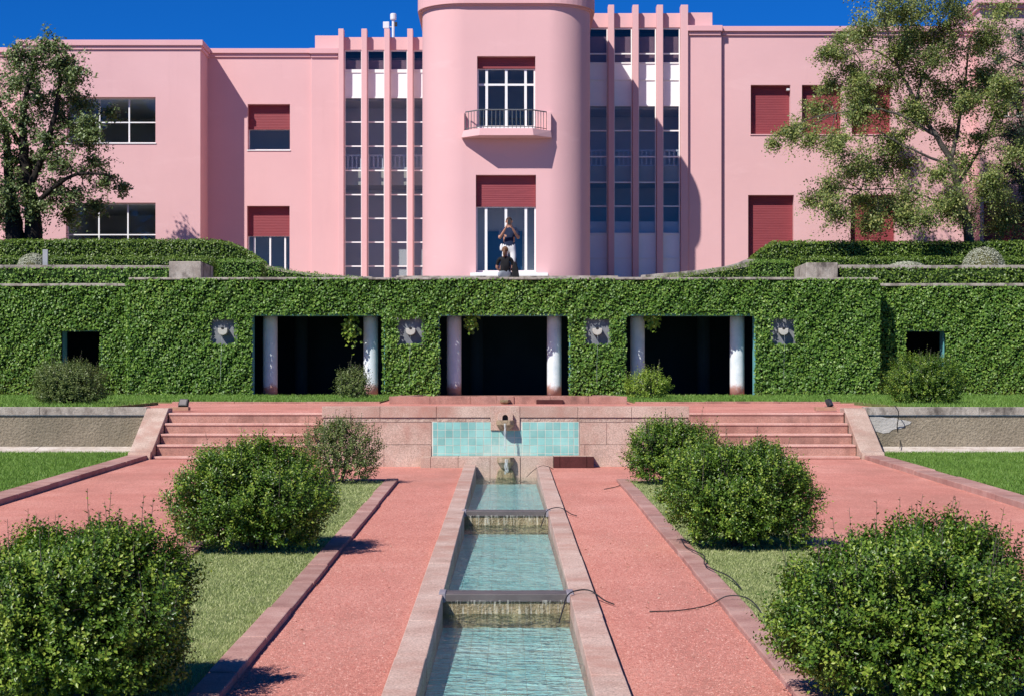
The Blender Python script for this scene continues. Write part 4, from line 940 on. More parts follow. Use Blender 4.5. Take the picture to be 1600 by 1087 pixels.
# ================================================================== THE VILLA
DL,DB,DR,TD=64.4,62.8,60.6,55.0
ZB=4.35
vi=empty('villa',(0,TD,ZB),'large pink plastered villa with a rounded central tower and glazed bays','villa')
def wall_holes(name,x0,x1,z0,z1,D,holes,depth,mat=PINK,back=.6,parent=vi,extra=None):
    """a wall facing the garden with rectangular openings and real reveals"""
    xs=sorted({x0,x1,*[h[0] for h in holes],*[h[1] for h in holes]}); zs=sorted({z0,z1,*[h[2] for h in holes],*[h[3] for h in holes]})
    xs=[x for x in xs if x0<=x<=x1]; zs=[z for z in zs if z0<=z<=z1]
    b=MB(); idx={}
    def vid(x,z):
        k=(round(x,5),round(z,5))
        if k not in idx: idx[k]=len(b.v); b.v.append((x,D,z))
        return idx[k]
    for i in range(len(xs)-1):
        for j in range(len(zs)-1):
            cx,cz=(xs[i]+xs[i+1])/2,(zs[j]+zs[j+1])/2
            if any(h[0]<cx<h[1] and h[2]<cz<h[3] for h in holes): continue
            b.f.append((vid(xs[i],zs[j]),vid(xs[i+1],zs[j]),vid(xs[i+1],zs[j+1]),vid(xs[i],zs[j+1])))
    for (a,c,lo,hi) in holes:
        e=D+depth
        b.quad((a,D,lo),(a,e,lo),(a,e,hi),(a,D,hi)); b.quad((c,D,lo),(c,D,hi),(c,e,hi),(c,e,lo))
        b.quad((a,D,hi),(a,e,hi),(c,e,hi),(c,D,hi)); b.quad((a,D,lo),(c,D,lo),(c,e,lo),(a,e,lo))
    if back:
        b.quad((x0,D,z0),(x0,D,z1),(x0,D+back,z1),(x0,D+back,z0)); b.quad((x1,D,z0),(x1,D+back,z0),(x1,D+back,z1),(x1,D,z1)); b.quad((x0,D,z1),(x1,D,z1),(x1,D+back,z1),(x0,D+back,z1))
    if extra: extra(b)
    return b.build(name,mat,parent,fix=False)
def room(x0,x1,z0,z1,D,dep=2.2,door=False):
    b=MB(); e=D+dep
    b.quad((x0,e,z0),(x1,e,z0),(x1,e,z1),(x0,e,z1)); b.quad((x0,D,z0),(x0,e,z0),(x0,e,z1),(x0,D,z1)); b.quad((x1,D,z0),(x1,D,z1),(x1,e,z1),(x1,e,z0))
    b.quad((x0,D,z1),(x1,D,z1),(x1,e,z1),(x0,e,z1)); b.quad((x0,D,z0),(x0,e,z0),(x1,e,z0),(x1,D,z0)); r=b.build('room',GREYIN,vi,fix=False)
    if door:
        b=MB(); xm=(x0+x1)/2; b.box(xm-.55,xm+.50,e-.08,e-.02,z0,z0+1.45); b.build('inner_door',BLUEDR,r)
def window(xa,xc,ya,yc,D,depth,shut=None,vert=(),horiz=(),fr=3.0,label=None,door=False,openroom=True,split=None,rdep=2.2):
    """px extents in the photo; frame bars, each pane and the roller shutter are pieces"""
    W=D+depth; k=D/W if False else 1
    X0,X1,Z0,Z1=PX(xa,D),PX(xc,D),PZ(yc,D),PZ(ya,D)
    f=fr/FPX*D
    zs_=PZ(shut,D) if shut else Z1
    b=MB(); w0,w1=W-.07,W-.01
    if zs_>Z0+.05:
        b.box(X0,X0+f*.6,w0,w1,Z0,zs_); b.box(X1-f*.6,X1,w0,w1,Z0,zs_); b.box(X0+f*.6,X1-f*.6,w0,w1,Z0,Z0+f); b.box(X0+f*.6,X1-f*.6,w0,w1,zs_-f*.8,zs_)
        zh=sorted([Z0+f]+[PZ(y,D) for y in horiz]+[zs_-f*.8]); xv=[X0+f*.6]+[PX(x,D) for x in vert]+[X1-f*.6]
        for z in zh[1:-1]: b.box(X0+f*.6,X1-f*.6,w0+.006,w1-.006,z-f*.4,z+f*.4)
        for x in xv[1:-1]: b.box(x-f*.5,x+f*.5,w0+.003,w1-.003,Z0+f,zs_-f*.8)
        wn_=b.build('window',WHITE,vi)
        if label: wn_['label']=label
        for i in range(len(xv)-1):
            for j in range(len(zh)-1):
                p=MB(); p.box(xv[i],xv[i+1],W-.044,W-.036,zh[j],zh[j+1]); p.build('pane',GLASS,wn_)
        if openroom: room(X0-.3,X1+.3,Z0-.1,Z1+.1,W,rdep,door)
    else: wn_=empty('window',((X0+X1)/2,W,Z0)); wn_.parent=vi; wn_.location=Vector(((X0+X1)/2,W,Z0))-vi.location
    if shut:
        p=MB(); p.box(X0+.004,X1-.004,W-.115,W-.075,zs_,Z1); s_=p.build('roller_shutter',SHUT,wn_)
        p=MB(); p.box(X0+.006,X1-.006,W-.125,W-.07,zs_-.03,zs_); p.build('shutter_rail',SHUT,s_)
    p=MB(); p.box(X0-.02,X1+.02,D-.03,W-.072,Z0-.035,Z0-.002); p.build('sill',WHITE if shut is None or zs_>Z0+.05 else TRIM,wn_)
    return (X0,X1,Z0,Z1)
def cornice(x0,x1,y0,y1,D,proj=.14,back=.5,name='cornice'):
    z0,z1=PZ(y1,D),PZ(y0,D); h=z1-z0
    b=MB(); b.box(x0,x1,D-proj,D+back,z0+h*.12,z1); b.box(x0+.05,x1-.05,D-proj*.45,D+back-.01,z0-.10,z0+h*.12-.002); b.build(name,TRIM,vi,bev=.012)

# left bay -----------------------------------------------------------------
hb=[window(104,243,152,223.5,DB,.32,None,(153,199.5),(190,),2.2,'wide six-pane window, upper floor of the left bay',rdep=5.5),
    window(103,243,317,395,DB,.32,None,(152,197.5),(366,),2.2,'wide window, ground floor of the left bay',rdep=5.5)]
xb0,xb1=PX(31,DB),PX(313,DB)
wall_holes('bay_wall',xb0,xb1,ZB,PZ(66,DB),DB,hb,.33,back=DL-DB+.2)
cornice(xb0-.1,xb1+.1,63.5,73.5,DB,.12,DL-DB+.3)
# far left, set back
wall_holes('wing_wall',-22,xb0+.3,ZB,PZ(80,DL),DL,[],.3); cornice(-22,xb0+.0,75.5,84,DL)
# left wing
hw=[window(387,453,163,234.5,DL,.36,200,(),(),2.4,'left wing window, upper floor, red shutter half lowered'),
    window(386,452.5,322,432,DL,.36,367,(396,420.5,444),(),2.6,'left wing window, ground floor, under a red shutter')]
xw1=PX(487,DL)
wall_holes('wing_wall',xb1-.3,xw1+.1,ZB,PZ(80,DL),DL,hw,.37); cornice(xb1-.2,xw1+.02,77,85.5,DL)
b=MB(); b.box(xw1,PX(530,DL),DL-.14,DL+.8,ZB,PZ(84,DL)); b.build('pilaster',PINK,vi,bev=.01)
cornice(PX(484.5,DL),PX(531,DL),76.5,86,DL-.14,.14,.7)
b=MB(); b.box(PX(492,DL),PX(530,DL),DL+.05,DL+.9,PZ(77,DL),PZ(55.5,DL)); b.build('parapet',PINK,vi,bev=.012)

# glazed bays ---------------------------------------------------------------
def glazed(D,fins,ftop,ptop,gtop,ybars,panels,thick,xend0,xend1,blind,rail_y,slab_y,low):
    W=D+.09
    b=MB(); b.box(PX(xend0,D),PX(xend1,D),D+.0,D+.9,PZ(gtop,D),PZ(ptop,D)); b.build('parapet',PINK,vi,bev=.012)
    for (a,c) in fins:
        b=MB(); b.box(PX(a,D),PX(c,D),D-.28,W+.05,ZB,PZ(ftop,D)); b.build('fin',PINK,vi,bev=.012)
    # bays between fins
    gaps=[]
    ed=[xend0]+[v for f_ in fins for v in f_]+[xend1]
    for i in range(0,len(ed),2):
        if ed[i+1]-ed[i]>4: gaps.append((ed[i],ed[i+1]))
    for (a,c) in gaps:
        xa,xc=PX(a,D),PX(c,D)
        b=MB(); fw_=.036
        b.box(xa+.003,xa+fw_,W-.05,W+.03,ZB,PZ(gtop,D)-.003); b.box(xc-fw_,xc-.003,W-.05,W+.03,ZB,PZ(gtop,D)-.003)
        for y in ybars: b.box(xa+fw_,xc-fw_,W-.045,W+.02,PZ(y,D)-.022*(2.6 if y in thick else 1),PZ(y,D)+.022*(2.6 if y in thick else 1))
        wf=b.build('glazing_frame',WHITE,vi)
        yb=list(ybars)+[450]
        for j in range(len(yb)-1):
            z1,z0=PZ(yb[j],D),PZ(yb[j+1],D); ym=(yb[j]+yb[j+1])/2
            isp=any(p0<=ym<=p1 for p0,p1 in panels)
            p=MB(); p.box(xa+fw_,xc-fw_,W-.012,W-.004,z0+.022,z1-.022)
            p.build('panel' if isp else 'pane',PANELW if isp else GLASS,wf)
    # interior seen through the glass
    xa,xc=PX(xend0,D),PX(xend1,D); e=W+1.9
    r=MB(); r.quad((xa-1,e,ZB),(xc+1,e,ZB),(xc+1,e,PZ(gtop,D)),(xa-1,e,PZ(gtop,D)))
    r.quad((xa-1,W+.06,ZB),(xa-1,e,ZB),(xa-1,e,PZ(gtop,D)),(xa-1,W+.06,PZ(gtop,D))); r.quad((xc+1,W+.06,ZB),(xc+1,e,ZB),(xc+1,e,PZ(gtop,D)),(xc+1,W+.06,PZ(gtop,D)))
    r.quad((xa-1,W+.06,PZ(gtop,D)),(xc+1,W+.06,PZ(gtop,D)),(xc+1,e,PZ(gtop,D)),(xa-1,e,PZ(gtop,D))); r.quad((xa-1,W+.06,ZB),(xc+1,W+.06,ZB),(xc+1,e,ZB),(xa-1,e,ZB))
    rm=r.build('hall_room',GREYIN,vi,fix=False)
    b=MB(); b.box(xa-.9,xc+.9,W+.22,e-.01,PZ(slab_y+22,D),PZ(slab_y-4,D)); b.build('gallery_floor',BEIGE,rm)
    b=MB(); b.box(xa-.9,xc+.9,W+.12,e-.01,PZ(panels[0][1],D)-.1,PZ(panels[0][0],D)); b.build('upper_floor',BEIGE,rm)
    b=MB(); b.box(xa-.9,xc+.9,W+.12,W+.16,PZ(blind[1],D),PZ(blind[0],D)); b.build('blind',BLIND,rm)
    zr0,zr1=PZ(rail_y[1],D),PZ(rail_y[0],D); rl=MB(); rl.box(xa-.9,xc+.9,W+.24,W+.29,zr1-.06,zr1); rl.box(xa-.9,xc+.9,W+.24,W+.29,zr0-.06,zr0)
    ro=rl.build('gallery_rail',METALW,rm)
    x=xa-.8
    while x<xc+.8:
        p=MB(); p.box(x,x+.05,W+.25,W+.28,zr0,zr1-.06); p.build('baluster',METALW,rm); x+=.15
    if low:
        b=MB(); b.box(xa-.9,xc+.9,W+.25,W+.30,ZB,PZ(low,D)); b.build('white_screen',PANELW,rm)
glazed(DL,[(529.8,538),(565.6,574.2),(601.2,609.6),(637,645.6)],47.5,58.5,78.5,[79.5,111,152.5,190.8,228.5,266.5,304.3,341.3,378.6,416],[(112,152)],(111,),530,668,(93,110),(240,260),266,None)
glazed(DR,[(949.6,959),(987.7,997),(1025.3,1035),(1062.6,1074)],10.5,21,43.5,[44.8,84,98.5,124.5,165,204.3,245,285,322.3,365,403.5],[(98.5,165),(366,460)],(),912,1064,(56,97),(232,256),262,345)

# tower ---------------------------------------------------------------------
TR=1.3; XT=2.54; XF=XT-TR; TT=PZ(-42,TD)
h1=window(745.5,836.5,88,199,TD,.33,104,(760.3,791,821.3),(130.5,),4.0,'tower window above the balcony',rdep=4.5)
h2=window(743.5,837.5,273.5,426,TD,.33,320.5,(759.3,790.5,821.8),(),4.0,'tall tower door window at terrace level',door=True,rdep=1.3)
def tower_extra(b):
    for s in (-1,1):
        n=36; prev=None
        for i in range(n+1):
            a=math.pi/2*i/n; x=s*(XF+TR*math.sin(a)); y=TD+TR-TR*math.cos(a)
            if prev:
                q=[(prev[0],prev[1],ZB),(x,y,ZB),(x,y,TT),(prev[0],prev[1],TT)]
                b.quad(*(q if s>0 else q[::-1]))
            prev=(x,y)
        q=[(s*XT,TD+TR,ZB),(s*XT,68,ZB),(s*XT,68,TT),(s*XT,TD+TR,TT)]; b.quad(*(q if s>0 else q[::-1]))
    b.quad((-XF,TD,TT),(XF,TD,TT),(XT,TD+TR,TT),(-XT,TD+TR,TT)); b.quad((-XT,TD+TR,TT),(XT,TD+TR,TT),(XT,68,TT),(-XT,68,TT))
tw=wall_holes('tower_wall',-XF,XF,ZB,TT,TD,[h1,h2],.34,back=0,extra=tower_extra)
bm=bmesh.new(); bm.from_mesh(tw.data); bmesh.ops.remove_doubles(bm,verts=bm.verts,dist=.0005); bm.to_mesh(tw.data); bm.free()
tw.data.polygons.foreach_set('use_smooth',[abs(p.normal.y)<.9985 for p in tw.data.polygons])
es=tw.modifiers.new('split','EDGE_SPLIT'); es.split_angle=rad(30)
def tower_ring(off,z0,z1,name):
    pl=[]
    for s in (-1,1):
        n=12; r=TR+off
        pts=[(s*(XF+r*math.sin(math.pi/2*i/n)),TD+TR-r*math.cos(math.pi/2*i/n)) for i in range(n+1)]
        pl+= pts[::-1] if s<0 else pts
    pl+=[(XT+off,67),(-XT-off,67)]
    MB().prism(pl,z0,z1,'z').build(name,TRIM,vi)
tower_ring(.14,PZ(5.5,TD-.1),TT+.02,'tower_cornice'); tower_ring(.06,PZ(9,TD),PZ(5.5,TD-.1)-.003,'tower_cornice')
b=MB(); b.box(PX(735,TD),PX(856,TD),TD-.35,TD-.003,ZB,PZ(426.5,TD-.35)); b.build('door_step',WHITE,vi,bev=.01)
b=MB(); b.box(PX(620,TD-.4),PX(965,TD-.4),TD-.75,TD-.352,ZB,PZ(431.2,TD-.7)); b.build('door_step',GREYST,vi,bev=.01)

# balcony
bp=.68; xf0,xf1=PX(750,TD-bp),PX(832,TD-bp); xw0,xw1_=PX(721,TD),PX(862,TD)
zt_,zb_=PZ(200.5,TD-bp),PZ(212,TD-bp)
bal_top=[(xw0+.06,TD-.02),(xw0+.06,TD-.16),(xf0,TD-bp),(xf1,TD-bp),(xw1_-.02,TD-.16),(xw1_-.02,TD-.02)]
bal_bot=[(xw0,TD-.02),(xw0,TD-.18),(xf0-.03,TD-bp-.03),(xf1+.03,TD-bp-.03),(xw1_,TD-.18),(xw1_,TD-.02)]
b=MB(); vs=[(p[0],p[1],zb_) for p in bal_bot]+[(p[0],p[1],zt_) for p in bal_top]
b.add(vs,[(0,1,2,3,4,5),(6,7,8,9,10,11)]+[(i,(i+1)%6,6+(i+1)%6,6+i) for i in range(6)]); bal=b.build('balcony',PINK,vi,bev=.01)
zr=PZ(171.5,TD-bp)
b=MB(); b.box(xw1_-.14,xw1_-.022,TD-.20,TD+.05,zt_-.01,zr+.0); b.build('end_parapet',PINK,bal,bev=.008)
b=MB(); b.box(xw0+.062,xw0+.09,TD-.18,TD+.05,zt_-.01,zr); b.build('end_parapet',PINK,bal,bev=.004)
path=[(xw0+.13,TD-.19),(xf0+.02,TD-bp+.04),(xf1-.02,TD-bp+.04),(xw1_-.16,TD-.19)]
b=MB(); b.tube([(p[0],p[1],zr) for p in path],.018,6); b.tube([(p[0],p[1],zt_+.05) for p in path],.012,6); b.build('handrail',RAILM,bal)
seg=[];tot=0
for i in range(3):
    L=math.hypot(path[i+1][0]-path[i][0],path[i+1][1]-path[i][1]); seg.append(L)
nb=23; T=sum(seg); bmesh_data=None
for k in range(nb+1):
    s_=T*k/nb; i=0
    while i<2 and s_>seg[i]: s_-=seg[i]; i+=1
    f=min(1,s_/seg[i]); x=path[i][0]+(path[i+1][0]-path[i][0])*f; y=path[i][1]+(path[i+1][1]-path[i][1])*f
    if bmesh_data is None:
        o=MB().tube([(x,y,zt_-.005),(x,y,zr)],.010,5).build('baluster',RAILM,bal); bmesh_data=(o.data,x,y,o.location.copy())
    else:
        o=bpy.data.objects.new('baluster',bmesh_data[0]); COL.objects.link(o); o.parent=bal; o.location=bmesh_data[3]+Vector((x-bmesh_data[1],y-bmesh_data[2],0))

# right side ----------------------------------------------------------------
xp0,xp1=PX(1074,DR),PX(1126.5,DR)
b=MB(); b.box(xp0,xp1,DR-.16,DR+.8,ZB,PZ(50,DR)); b.build('pilaster',PINK,vi,bev=.01)
cornice(xp0-.01,PX(1127.5,DR),41,51,DR-.16,.14,.7)
b=MB(); b.box(PX(1075.5,DR),PX(1113.5,DR),DR+.05,DR+.9,PZ(42,DR),PZ(19.5,DR)); b.build('parapet',PINK,vi,bev=.012)
hr=[]
for (a,c,y0,y1,lab) in ((1173,1235,133,210,'first red shuttered window of the upper right wing, beside the pilaster'),(1253,1315,133,210,'second red shuttered window of the upper right wing'),(1331,1392.5,133,210,'third red shuttered window of the upper right wing, behind the tree'),
                    (1169,1240.5,305,432,'tall red shutter on the ground floor of the right wing, beside the pilaster'),(1329,1399,305,432,'tall red shutter on the ground floor of the right wing, behind the tree')):
    hr.append(window(a,c,y0,y1,DR,.36,y1-.2,(),(),2.4)); 
wall_holes('wing_wall',xp1-.1,PX(1532,DR),ZB,PZ(46,DR),DR,hr,.37); cornice(xp1-.02,PX(1532,DR),42.5,51.5,DR)
D2=59.9
hr=[window(1537,1640,317,432,D2,.30,431.8,(),(),2.4)]
hr+=[window(1567,1578.5,148,181,D2,.25,None,(),(),2.0),window(1588,1600,148,181,D2,.25,None,(),(),2.0),window(1567,1578.5,126,140,D2,.25,None,(),(),2.0),window(1588,1600,126,140,D2,.25,None,(),(),2.0)]
wall_holes('wing_wall',PX(1531,D2),PX(1760,D2),ZB,PZ(0,D2),D2,hr,.31,back=6); cornice(PX(1525,D2),PX(1765,D2),-3,10,D2,.35,6)
# roofs
b=MB(); b.box(-22,-XT,DL+.62,DL+12,PZ(86,DL)-.3,PZ(86,DL)); b.box(XT,22,DR+.62,DR+14,PZ(52,DR)-.3,PZ(52,DR)); b.build('flat_roof',ROOFM,vi)

# roof antenna
aD=65.6; q=P(614.5,70,aD)
an=empty('roof_antenna',q,'white panel antenna and mast on the roof above the left glazed bay','antenna')
b=MB(); b.tube([q,P(614.5,31,aD)],.05,8); b.build('mast',METALW,an); p=P(614.5,27,aD); b=MB(); b.lathe((p.x,p.y,p.z-.1),[(.10,0),(.11,.04),(.11,.2),(.09,.22)],12); b.build('mast_head',METALW,an)
p=P(603.5,40,aD); b=MB(); b.box(p.x-.11,p.x+.11,aD-.08,aD-.02,p.z-.12,p.z+.12); b.build('panel',METALW,an,bev=.02); b=MB(); b.tube([(p.x+.1,aD-.04,p.z-.05),(q.x,aD,p.z-.08)],.015,5); b.build('arm',METALW,an)
p=P(618,38,aD); b=MB(); b.box(p.x-.05,p.x+.06,aD-.03,aD+.1,p.z-.07,p.z+.07); b.build('box',BLACK,an,bev=.01)
# small white camera at the upper right window
p=P(1231,141,DR+.1); b=MB(); b.box(p.x-.05,p.x+.05,DR+.02,DR+.16,p.z-.03,p.z+.04); tag(b.build('security_camera',METALW,bev=.01),'tiny white camera in the corner of the first upper red window','camera')

# ================================================================== TREES
def catmull(pts,k=5):
    pts=[Vector(p) for p in pts]; o=[]
    for i in range(len(pts)-1):
        p0=pts[max(i-1,0)];p1=pts[i];p2=pts[i+1];p3=pts[min(i+2,len(pts)-1)]
        for j in range(k):
            t=j/k; o.append(.5*((2*p1)+(p2-p0)*t+(2*p0-5*p1+4*p2-p3)*t*t+(3*p1-p0-3*p2+p3)*t**3))
    o.append(pts[-1]); return o
def tree(name,label,D,limbs,clusters,leafm,bark,leaf,per,seed,spread=1.0,subs=9,twigr=.014,scat=.10):
    """limbs: ([(px,py,dD)...], r0, r1); clusters: (px,py,r) in photo pixels at depth D, spread in depth"""
    rs=np.random.default_rng(seed); s=D/FPX
    base=P(limbs[0][0][0][0],limbs[0][0][0][1],D); t=empty(name,base,label,'tree')
    allp=[]; b=MB()
    for k,(pts,r0,r1) in enumerate(limbs):
        w=[Vector(((x-CX)*s,D+dd,EYE-(y-HY)*s)) for x,y,dd in pts]; cw=catmull(w); n=len(cw)
        for i,p in enumerate(cw): cw[i]=p+Vector(rs.normal(0,.012,3))
        b.tube(cw,[r0+(r1-r0)*(i/(n-1))**.8 for i in range(n)],8); allp+=[(p,r0+(r1-r0)*(i/(n-1))) for i,p in enumerate(cw)]
    b.build('trunk',bark,t,smooth=True)
    P_=np.array([p[0] for p in allp]); tb=MB(); VV=[];FF=[];off=0
    for (x,y,r) in clusters:
        dD=rs.normal(0,.9)*spread; c=np.array(((x-CX)*s,D+dD,EYE-(y-HY)*s)); R=r*s
        j=np.argmin(np.linalg.norm((P_-c)*np.array([1,.5,1.2])+np.array([0,0,.0]),axis=1)); p0=Vector(P_[j]); cv=Vector(c)
        mid=p0.lerp(cv,.55)+Vector(rs.normal(0,.10,3))+Vector((0,0,.08)); tb.tube(catmull([p0,mid,cv],4),[twigr*2.2*(1-.6*i/8) for i in range(9)],5)
        for q in range(subs):
            d=unit(rs.normal(0,1,(1,3))*np.array([1,1,.8])+np.array([0,0,.12]))[0]; Lw=R*rs.uniform(.8,2.2)
            st=c+rs.normal(0,1,3)*R*.28; e=st+d*Lw+np.array([0,0,-.22*Lw]); m_=st+d*Lw*.5+np.array([0,0,.05*Lw])+rs.normal(0,.06*R,3)
            tw=catmull([Vector(st),Vector(m_),Vector(e)],3); tb.tube(tw,[twigr*(.8-.09*i) for i in range(len(tw))],3,cap=False)
            n=int(per*rs.uniform(.5,1.5)*Lw)+4; u=rs.uniform(.05,1.05,n)[:,None]
            C=(1-u)**2*st+2*u*(1-u)*m_+u*u*e+rs.normal(0,1,(n,3))*np.array([scat,scat,scat*.75]); N=rs.normal(0,.6,(n,3))+np.array([-.25,-.45,.8]); U=rs.normal(0,.6,(n,3))+np.array([0,-.2,-.55])+d*.4
            sz=leaf*rs.uniform(.5,1.3,n); V,F=leaves(C,N,U,sz,sz*.66,.15); VV.append(V);FF.append(F+off);off+=len(V)
    tag(tb.build('branches',bark,t,smooth=True),kind='stuff')
    np_mesh('crown',np.concatenate(VV),np.concatenate(FF),leafm,t); return t

lt=[(90,84,22),(62,108,28),(40,100,20),(112,108,22),(98,146,26),(20,132,26),(62,160,26),(128,130,15),(36,196,22),(104,190,26),(122,215,20),(150,195,15),(85,222,22),(58,256,26),(22,248,24),(108,262,26),(138,252,18),(163,280,15),(184,290,8),(32,290,30),(78,300,28),(120,306,18),(145,322,11),(10,318,28),(50,322,25),(4,205,20),(-25,150,40),(-30,220,40),(-30,290,45),(98,330,14),(75,90,16),(128,165,14),(166,172,7),(152,218,10),(-20,330,35)]
tree('broadleaf_tree','dark green tree with clumped foliage and a thick black trunk before the left bay',57.0,
 [([(24,392,0),(22,350,0),(14,300,.1),(8,240,.3),(0,180,.4)],.36,.07),([(50,392,0),(52,345,0),(46,290,-.1),(40,235,-.2),(40,170,-.2),(52,110,0)],.34,.05),
  ([(46,300,-.1),(70,250,-.4),(92,190,-.6),(100,130,-.5),(95,92,-.4)],.13,.04),([(50,330,0),(85,300,-.5),(130,278,-.8),(172,278,-.9)],.10,.03),
  ([(40,235,-.2),(12,200,.3),(-15,160,.4)],.10,.04),([(70,250,-.4),(110,215,-.3),(150,195,-.3)],.07,.03)],
 lt,L_TREE,BARKD,.098,54,21,.8,30,.009,.075)
rt=[(1378,14,30),(1428,32,28),(1352,52,24),(1468,22,26),(1398,84,30),(1345,104,24),(1302,128,18),(1288,86,13),(1318,60,12),(1290,168,24),(1252,198,18),(1226,214,12),(1208,226,7),(1332,186,26),(1380,156,28),(1440,118,26),(1488,84,26),(1508,138,22),(1536,58,26),(1290,236,22),(1332,256,24),(1302,296,22),(1286,332,17),(1330,328,22),(1372,266,20),(1400,226,18),(1440,176,18),(1410,306,22),(1452,276,20),(1470,326,24),(1430,350,16),(1502,258,24),(1530,216,24),(1558,180,22),(1540,300,22),(1520,340,16),(1360,348,12),(1498,196,18),(1420,60,20),(1270,218,12),(1560,120,24),(1450,-10,30),(1400,-30,35),(1350,150,18),(1310,222,16),(1270,312,10),(1390,120,18),(1575,250,22),(1590,330,20),(1570,20,22)]
_rs=np.random.default_rng(5)
for _k in range(46):
    _x,_y=_rs.uniform(1265,1600),_rs.uniform(15,350)
    if _y<150 and _x<1300: continue
    if 200<_y and _x<1330 and _rs.uniform()<.4: continue
    rt.append((_x,_y,_rs.uniform(12,21)))
tree('broadleaf_tree','leaning tree with loose yellow-green leaves before the right wing',55.3,
 [([(1516,395,0),(1510,350,0),(1495,290,0),(1484,250,-.1),(1456,208,-.2),(1430,160,-.1),(1402,100,0),(1385,40,.1)],.17,.025),([(1484,250,-.1),(1500,200,.2),(1512,130,.3),(1520,60,.4)],.08,.02),
  ([(1462,215,-.2),(1425,196,-.4),(1390,180,-.5),(1345,175,-.6),(1300,182,-.7)],.06,.015),([(1487,262,-.1),(1440,245,-.4),(1400,228,-.5),(1362,206,-.6)],.05,.015),
  ([(1495,290,0),(1530,240,.3),(1560,180,.5)],.06,.02),([(1508,345,0),(1480,325,-.3),(1440,310,-.5),(1400,300,-.6),(1340,300,-.6)],.045,.012),([(1430,160,-.1),(1445,110,.2),(1470,40,.3)],.05,.015),([(1402,100,0),(1360,80,-.2),(1320,90,-.3)],.035,.012)],
 rt,L_AUT,BARK,.074,66,33,1.0,36,.007,.085)
ct=[(1592,60,22),(1600,105,26),(1585,150,20),(1605,195,30),(1590,235,22),(1600,280,28),(1575,215,14),(1572,262,14),(1605,325,26),(1640,60,40),(1640,150,45),(1640,250,45),(1575,130,10),(1568,90,10),(1625,340,40)]
tree('conifer_tree','blue-green conifer leaning in at the right edge behind the leaning tree',58.6,[([(1648,420,0),(1646,300,0),(1640,150,0),(1638,0,0)],.24,.10),([(1646,300,0),(1610,280,-.2),(1575,262,-.3)],.06,.02),([(1640,150,0),(1605,110,-.2),(1575,92,-.3)],.06,.02),([(1644,220,0),(1600,200,-.2),(1570,212,-.3)],.06,.02)],ct,L_CEDAR,BARKD,.06,120,44,.5,24,.008,.07)

# ================================================================== PEOPLE
def skin_mesh(verts,edges,radii,sub=2):
    me=bpy.data.meshes.new('skin_tmp'); bm=bmesh.new(); vs=[bm.verts.new(v) for v in verts]; bm.verts.ensure_lookup_table()
    for a,c in edges: bm.edges.new((vs[a],vs[c]))
    ly=bm.verts.layers.skin.verify()
    for v,r in zip(bm.verts,radii):
        v[ly].radius=r if isinstance(r,tuple) else (r,r); v[ly].use_root=False
    bm.verts[0][ly].use_root=True
    bm.to_mesh(me); bm.free(); o=bpy.data.objects.new('skin_tmp',me); COL.objects.link(o)
    sk=o.modifiers.new('s','SKIN'); sk.use_smooth_shade=True; sb=o.modifiers.new('d','SUBSURF'); sb.levels=sub; sb.render_levels=sub
    dg=bpy.context.evaluated_depsgraph_get(); dg.update(); m2=bpy.data.meshes.new_from_object(o.evaluated_get(dg)); bpy.data.objects.remove(o); return m2
SKINM=surf('skin',[(0.42,0.21,0.14),(0.50,0.26,0.18)],20,3,.55,.4); NAVY=surf('navy_cotton',[(0.012,0.020,0.05),(0.022,0.034,0.075)],12,4,.9,.2,.3,60,.01); SHORT=surf('white_cotton',[(0.68,0.67,0.66),(0.78,0.77,0.75)],10,4,.9,.2,.3,40,.01)
HAIRD=surf('dark_hair',[(0.035,0.018,0.012),(0.07,0.038,0.024)],30,4,.6,.4); HAIRB=surf('brown_hair',[(0.10,0.045,0.022),(0.18,0.085,0.04)],30,4,.55,.4); BLK=surf('black_cotton',[(0.010,0.010,0.012),(0.02,0.02,0.022)],10,4,.9,.2); JEANS=surf('pale_denim',[(0.36,0.41,0.46),(0.46,0.51,0.56)],14,4,.9,.2); SHOE=surf('shoe',[(0.10,0.09,0.08),(0.16,0.14,0.13)],14,3,.7,.3)
def figure(name,loc,verts,names,edges,radii,mats,pick,label,sub=2):
    o_=Vector(loc); me=skin_mesh([Vector(v)+o_ for v in verts],edges,radii,sub); me.name=name
    for m in mats: me.materials.append(m)
    pts=[Vector(v)+o_ for v in verts]; segs=[(pts[a],pts[c],names[a],names[c]) for a,c in edges]
    for p in me.polygons:
        best=None
        for (a,c,na,nc) in segs:
            ab=c-a; t=max(0,min(1,(p.center-a).dot(ab)/max(ab.length_squared,1e-9))); d=(p.center-(a+ab*t)).length
            if best is None or d<best[0]: best=(d,na,nc,t)
        p.material_index=pick(best[1],best[2],best[3],p.center-o_); p.use_smooth=True
    o=bpy.data.objects.new(name,me); COL.objects.link(o); tag(o,label,'person'); return o
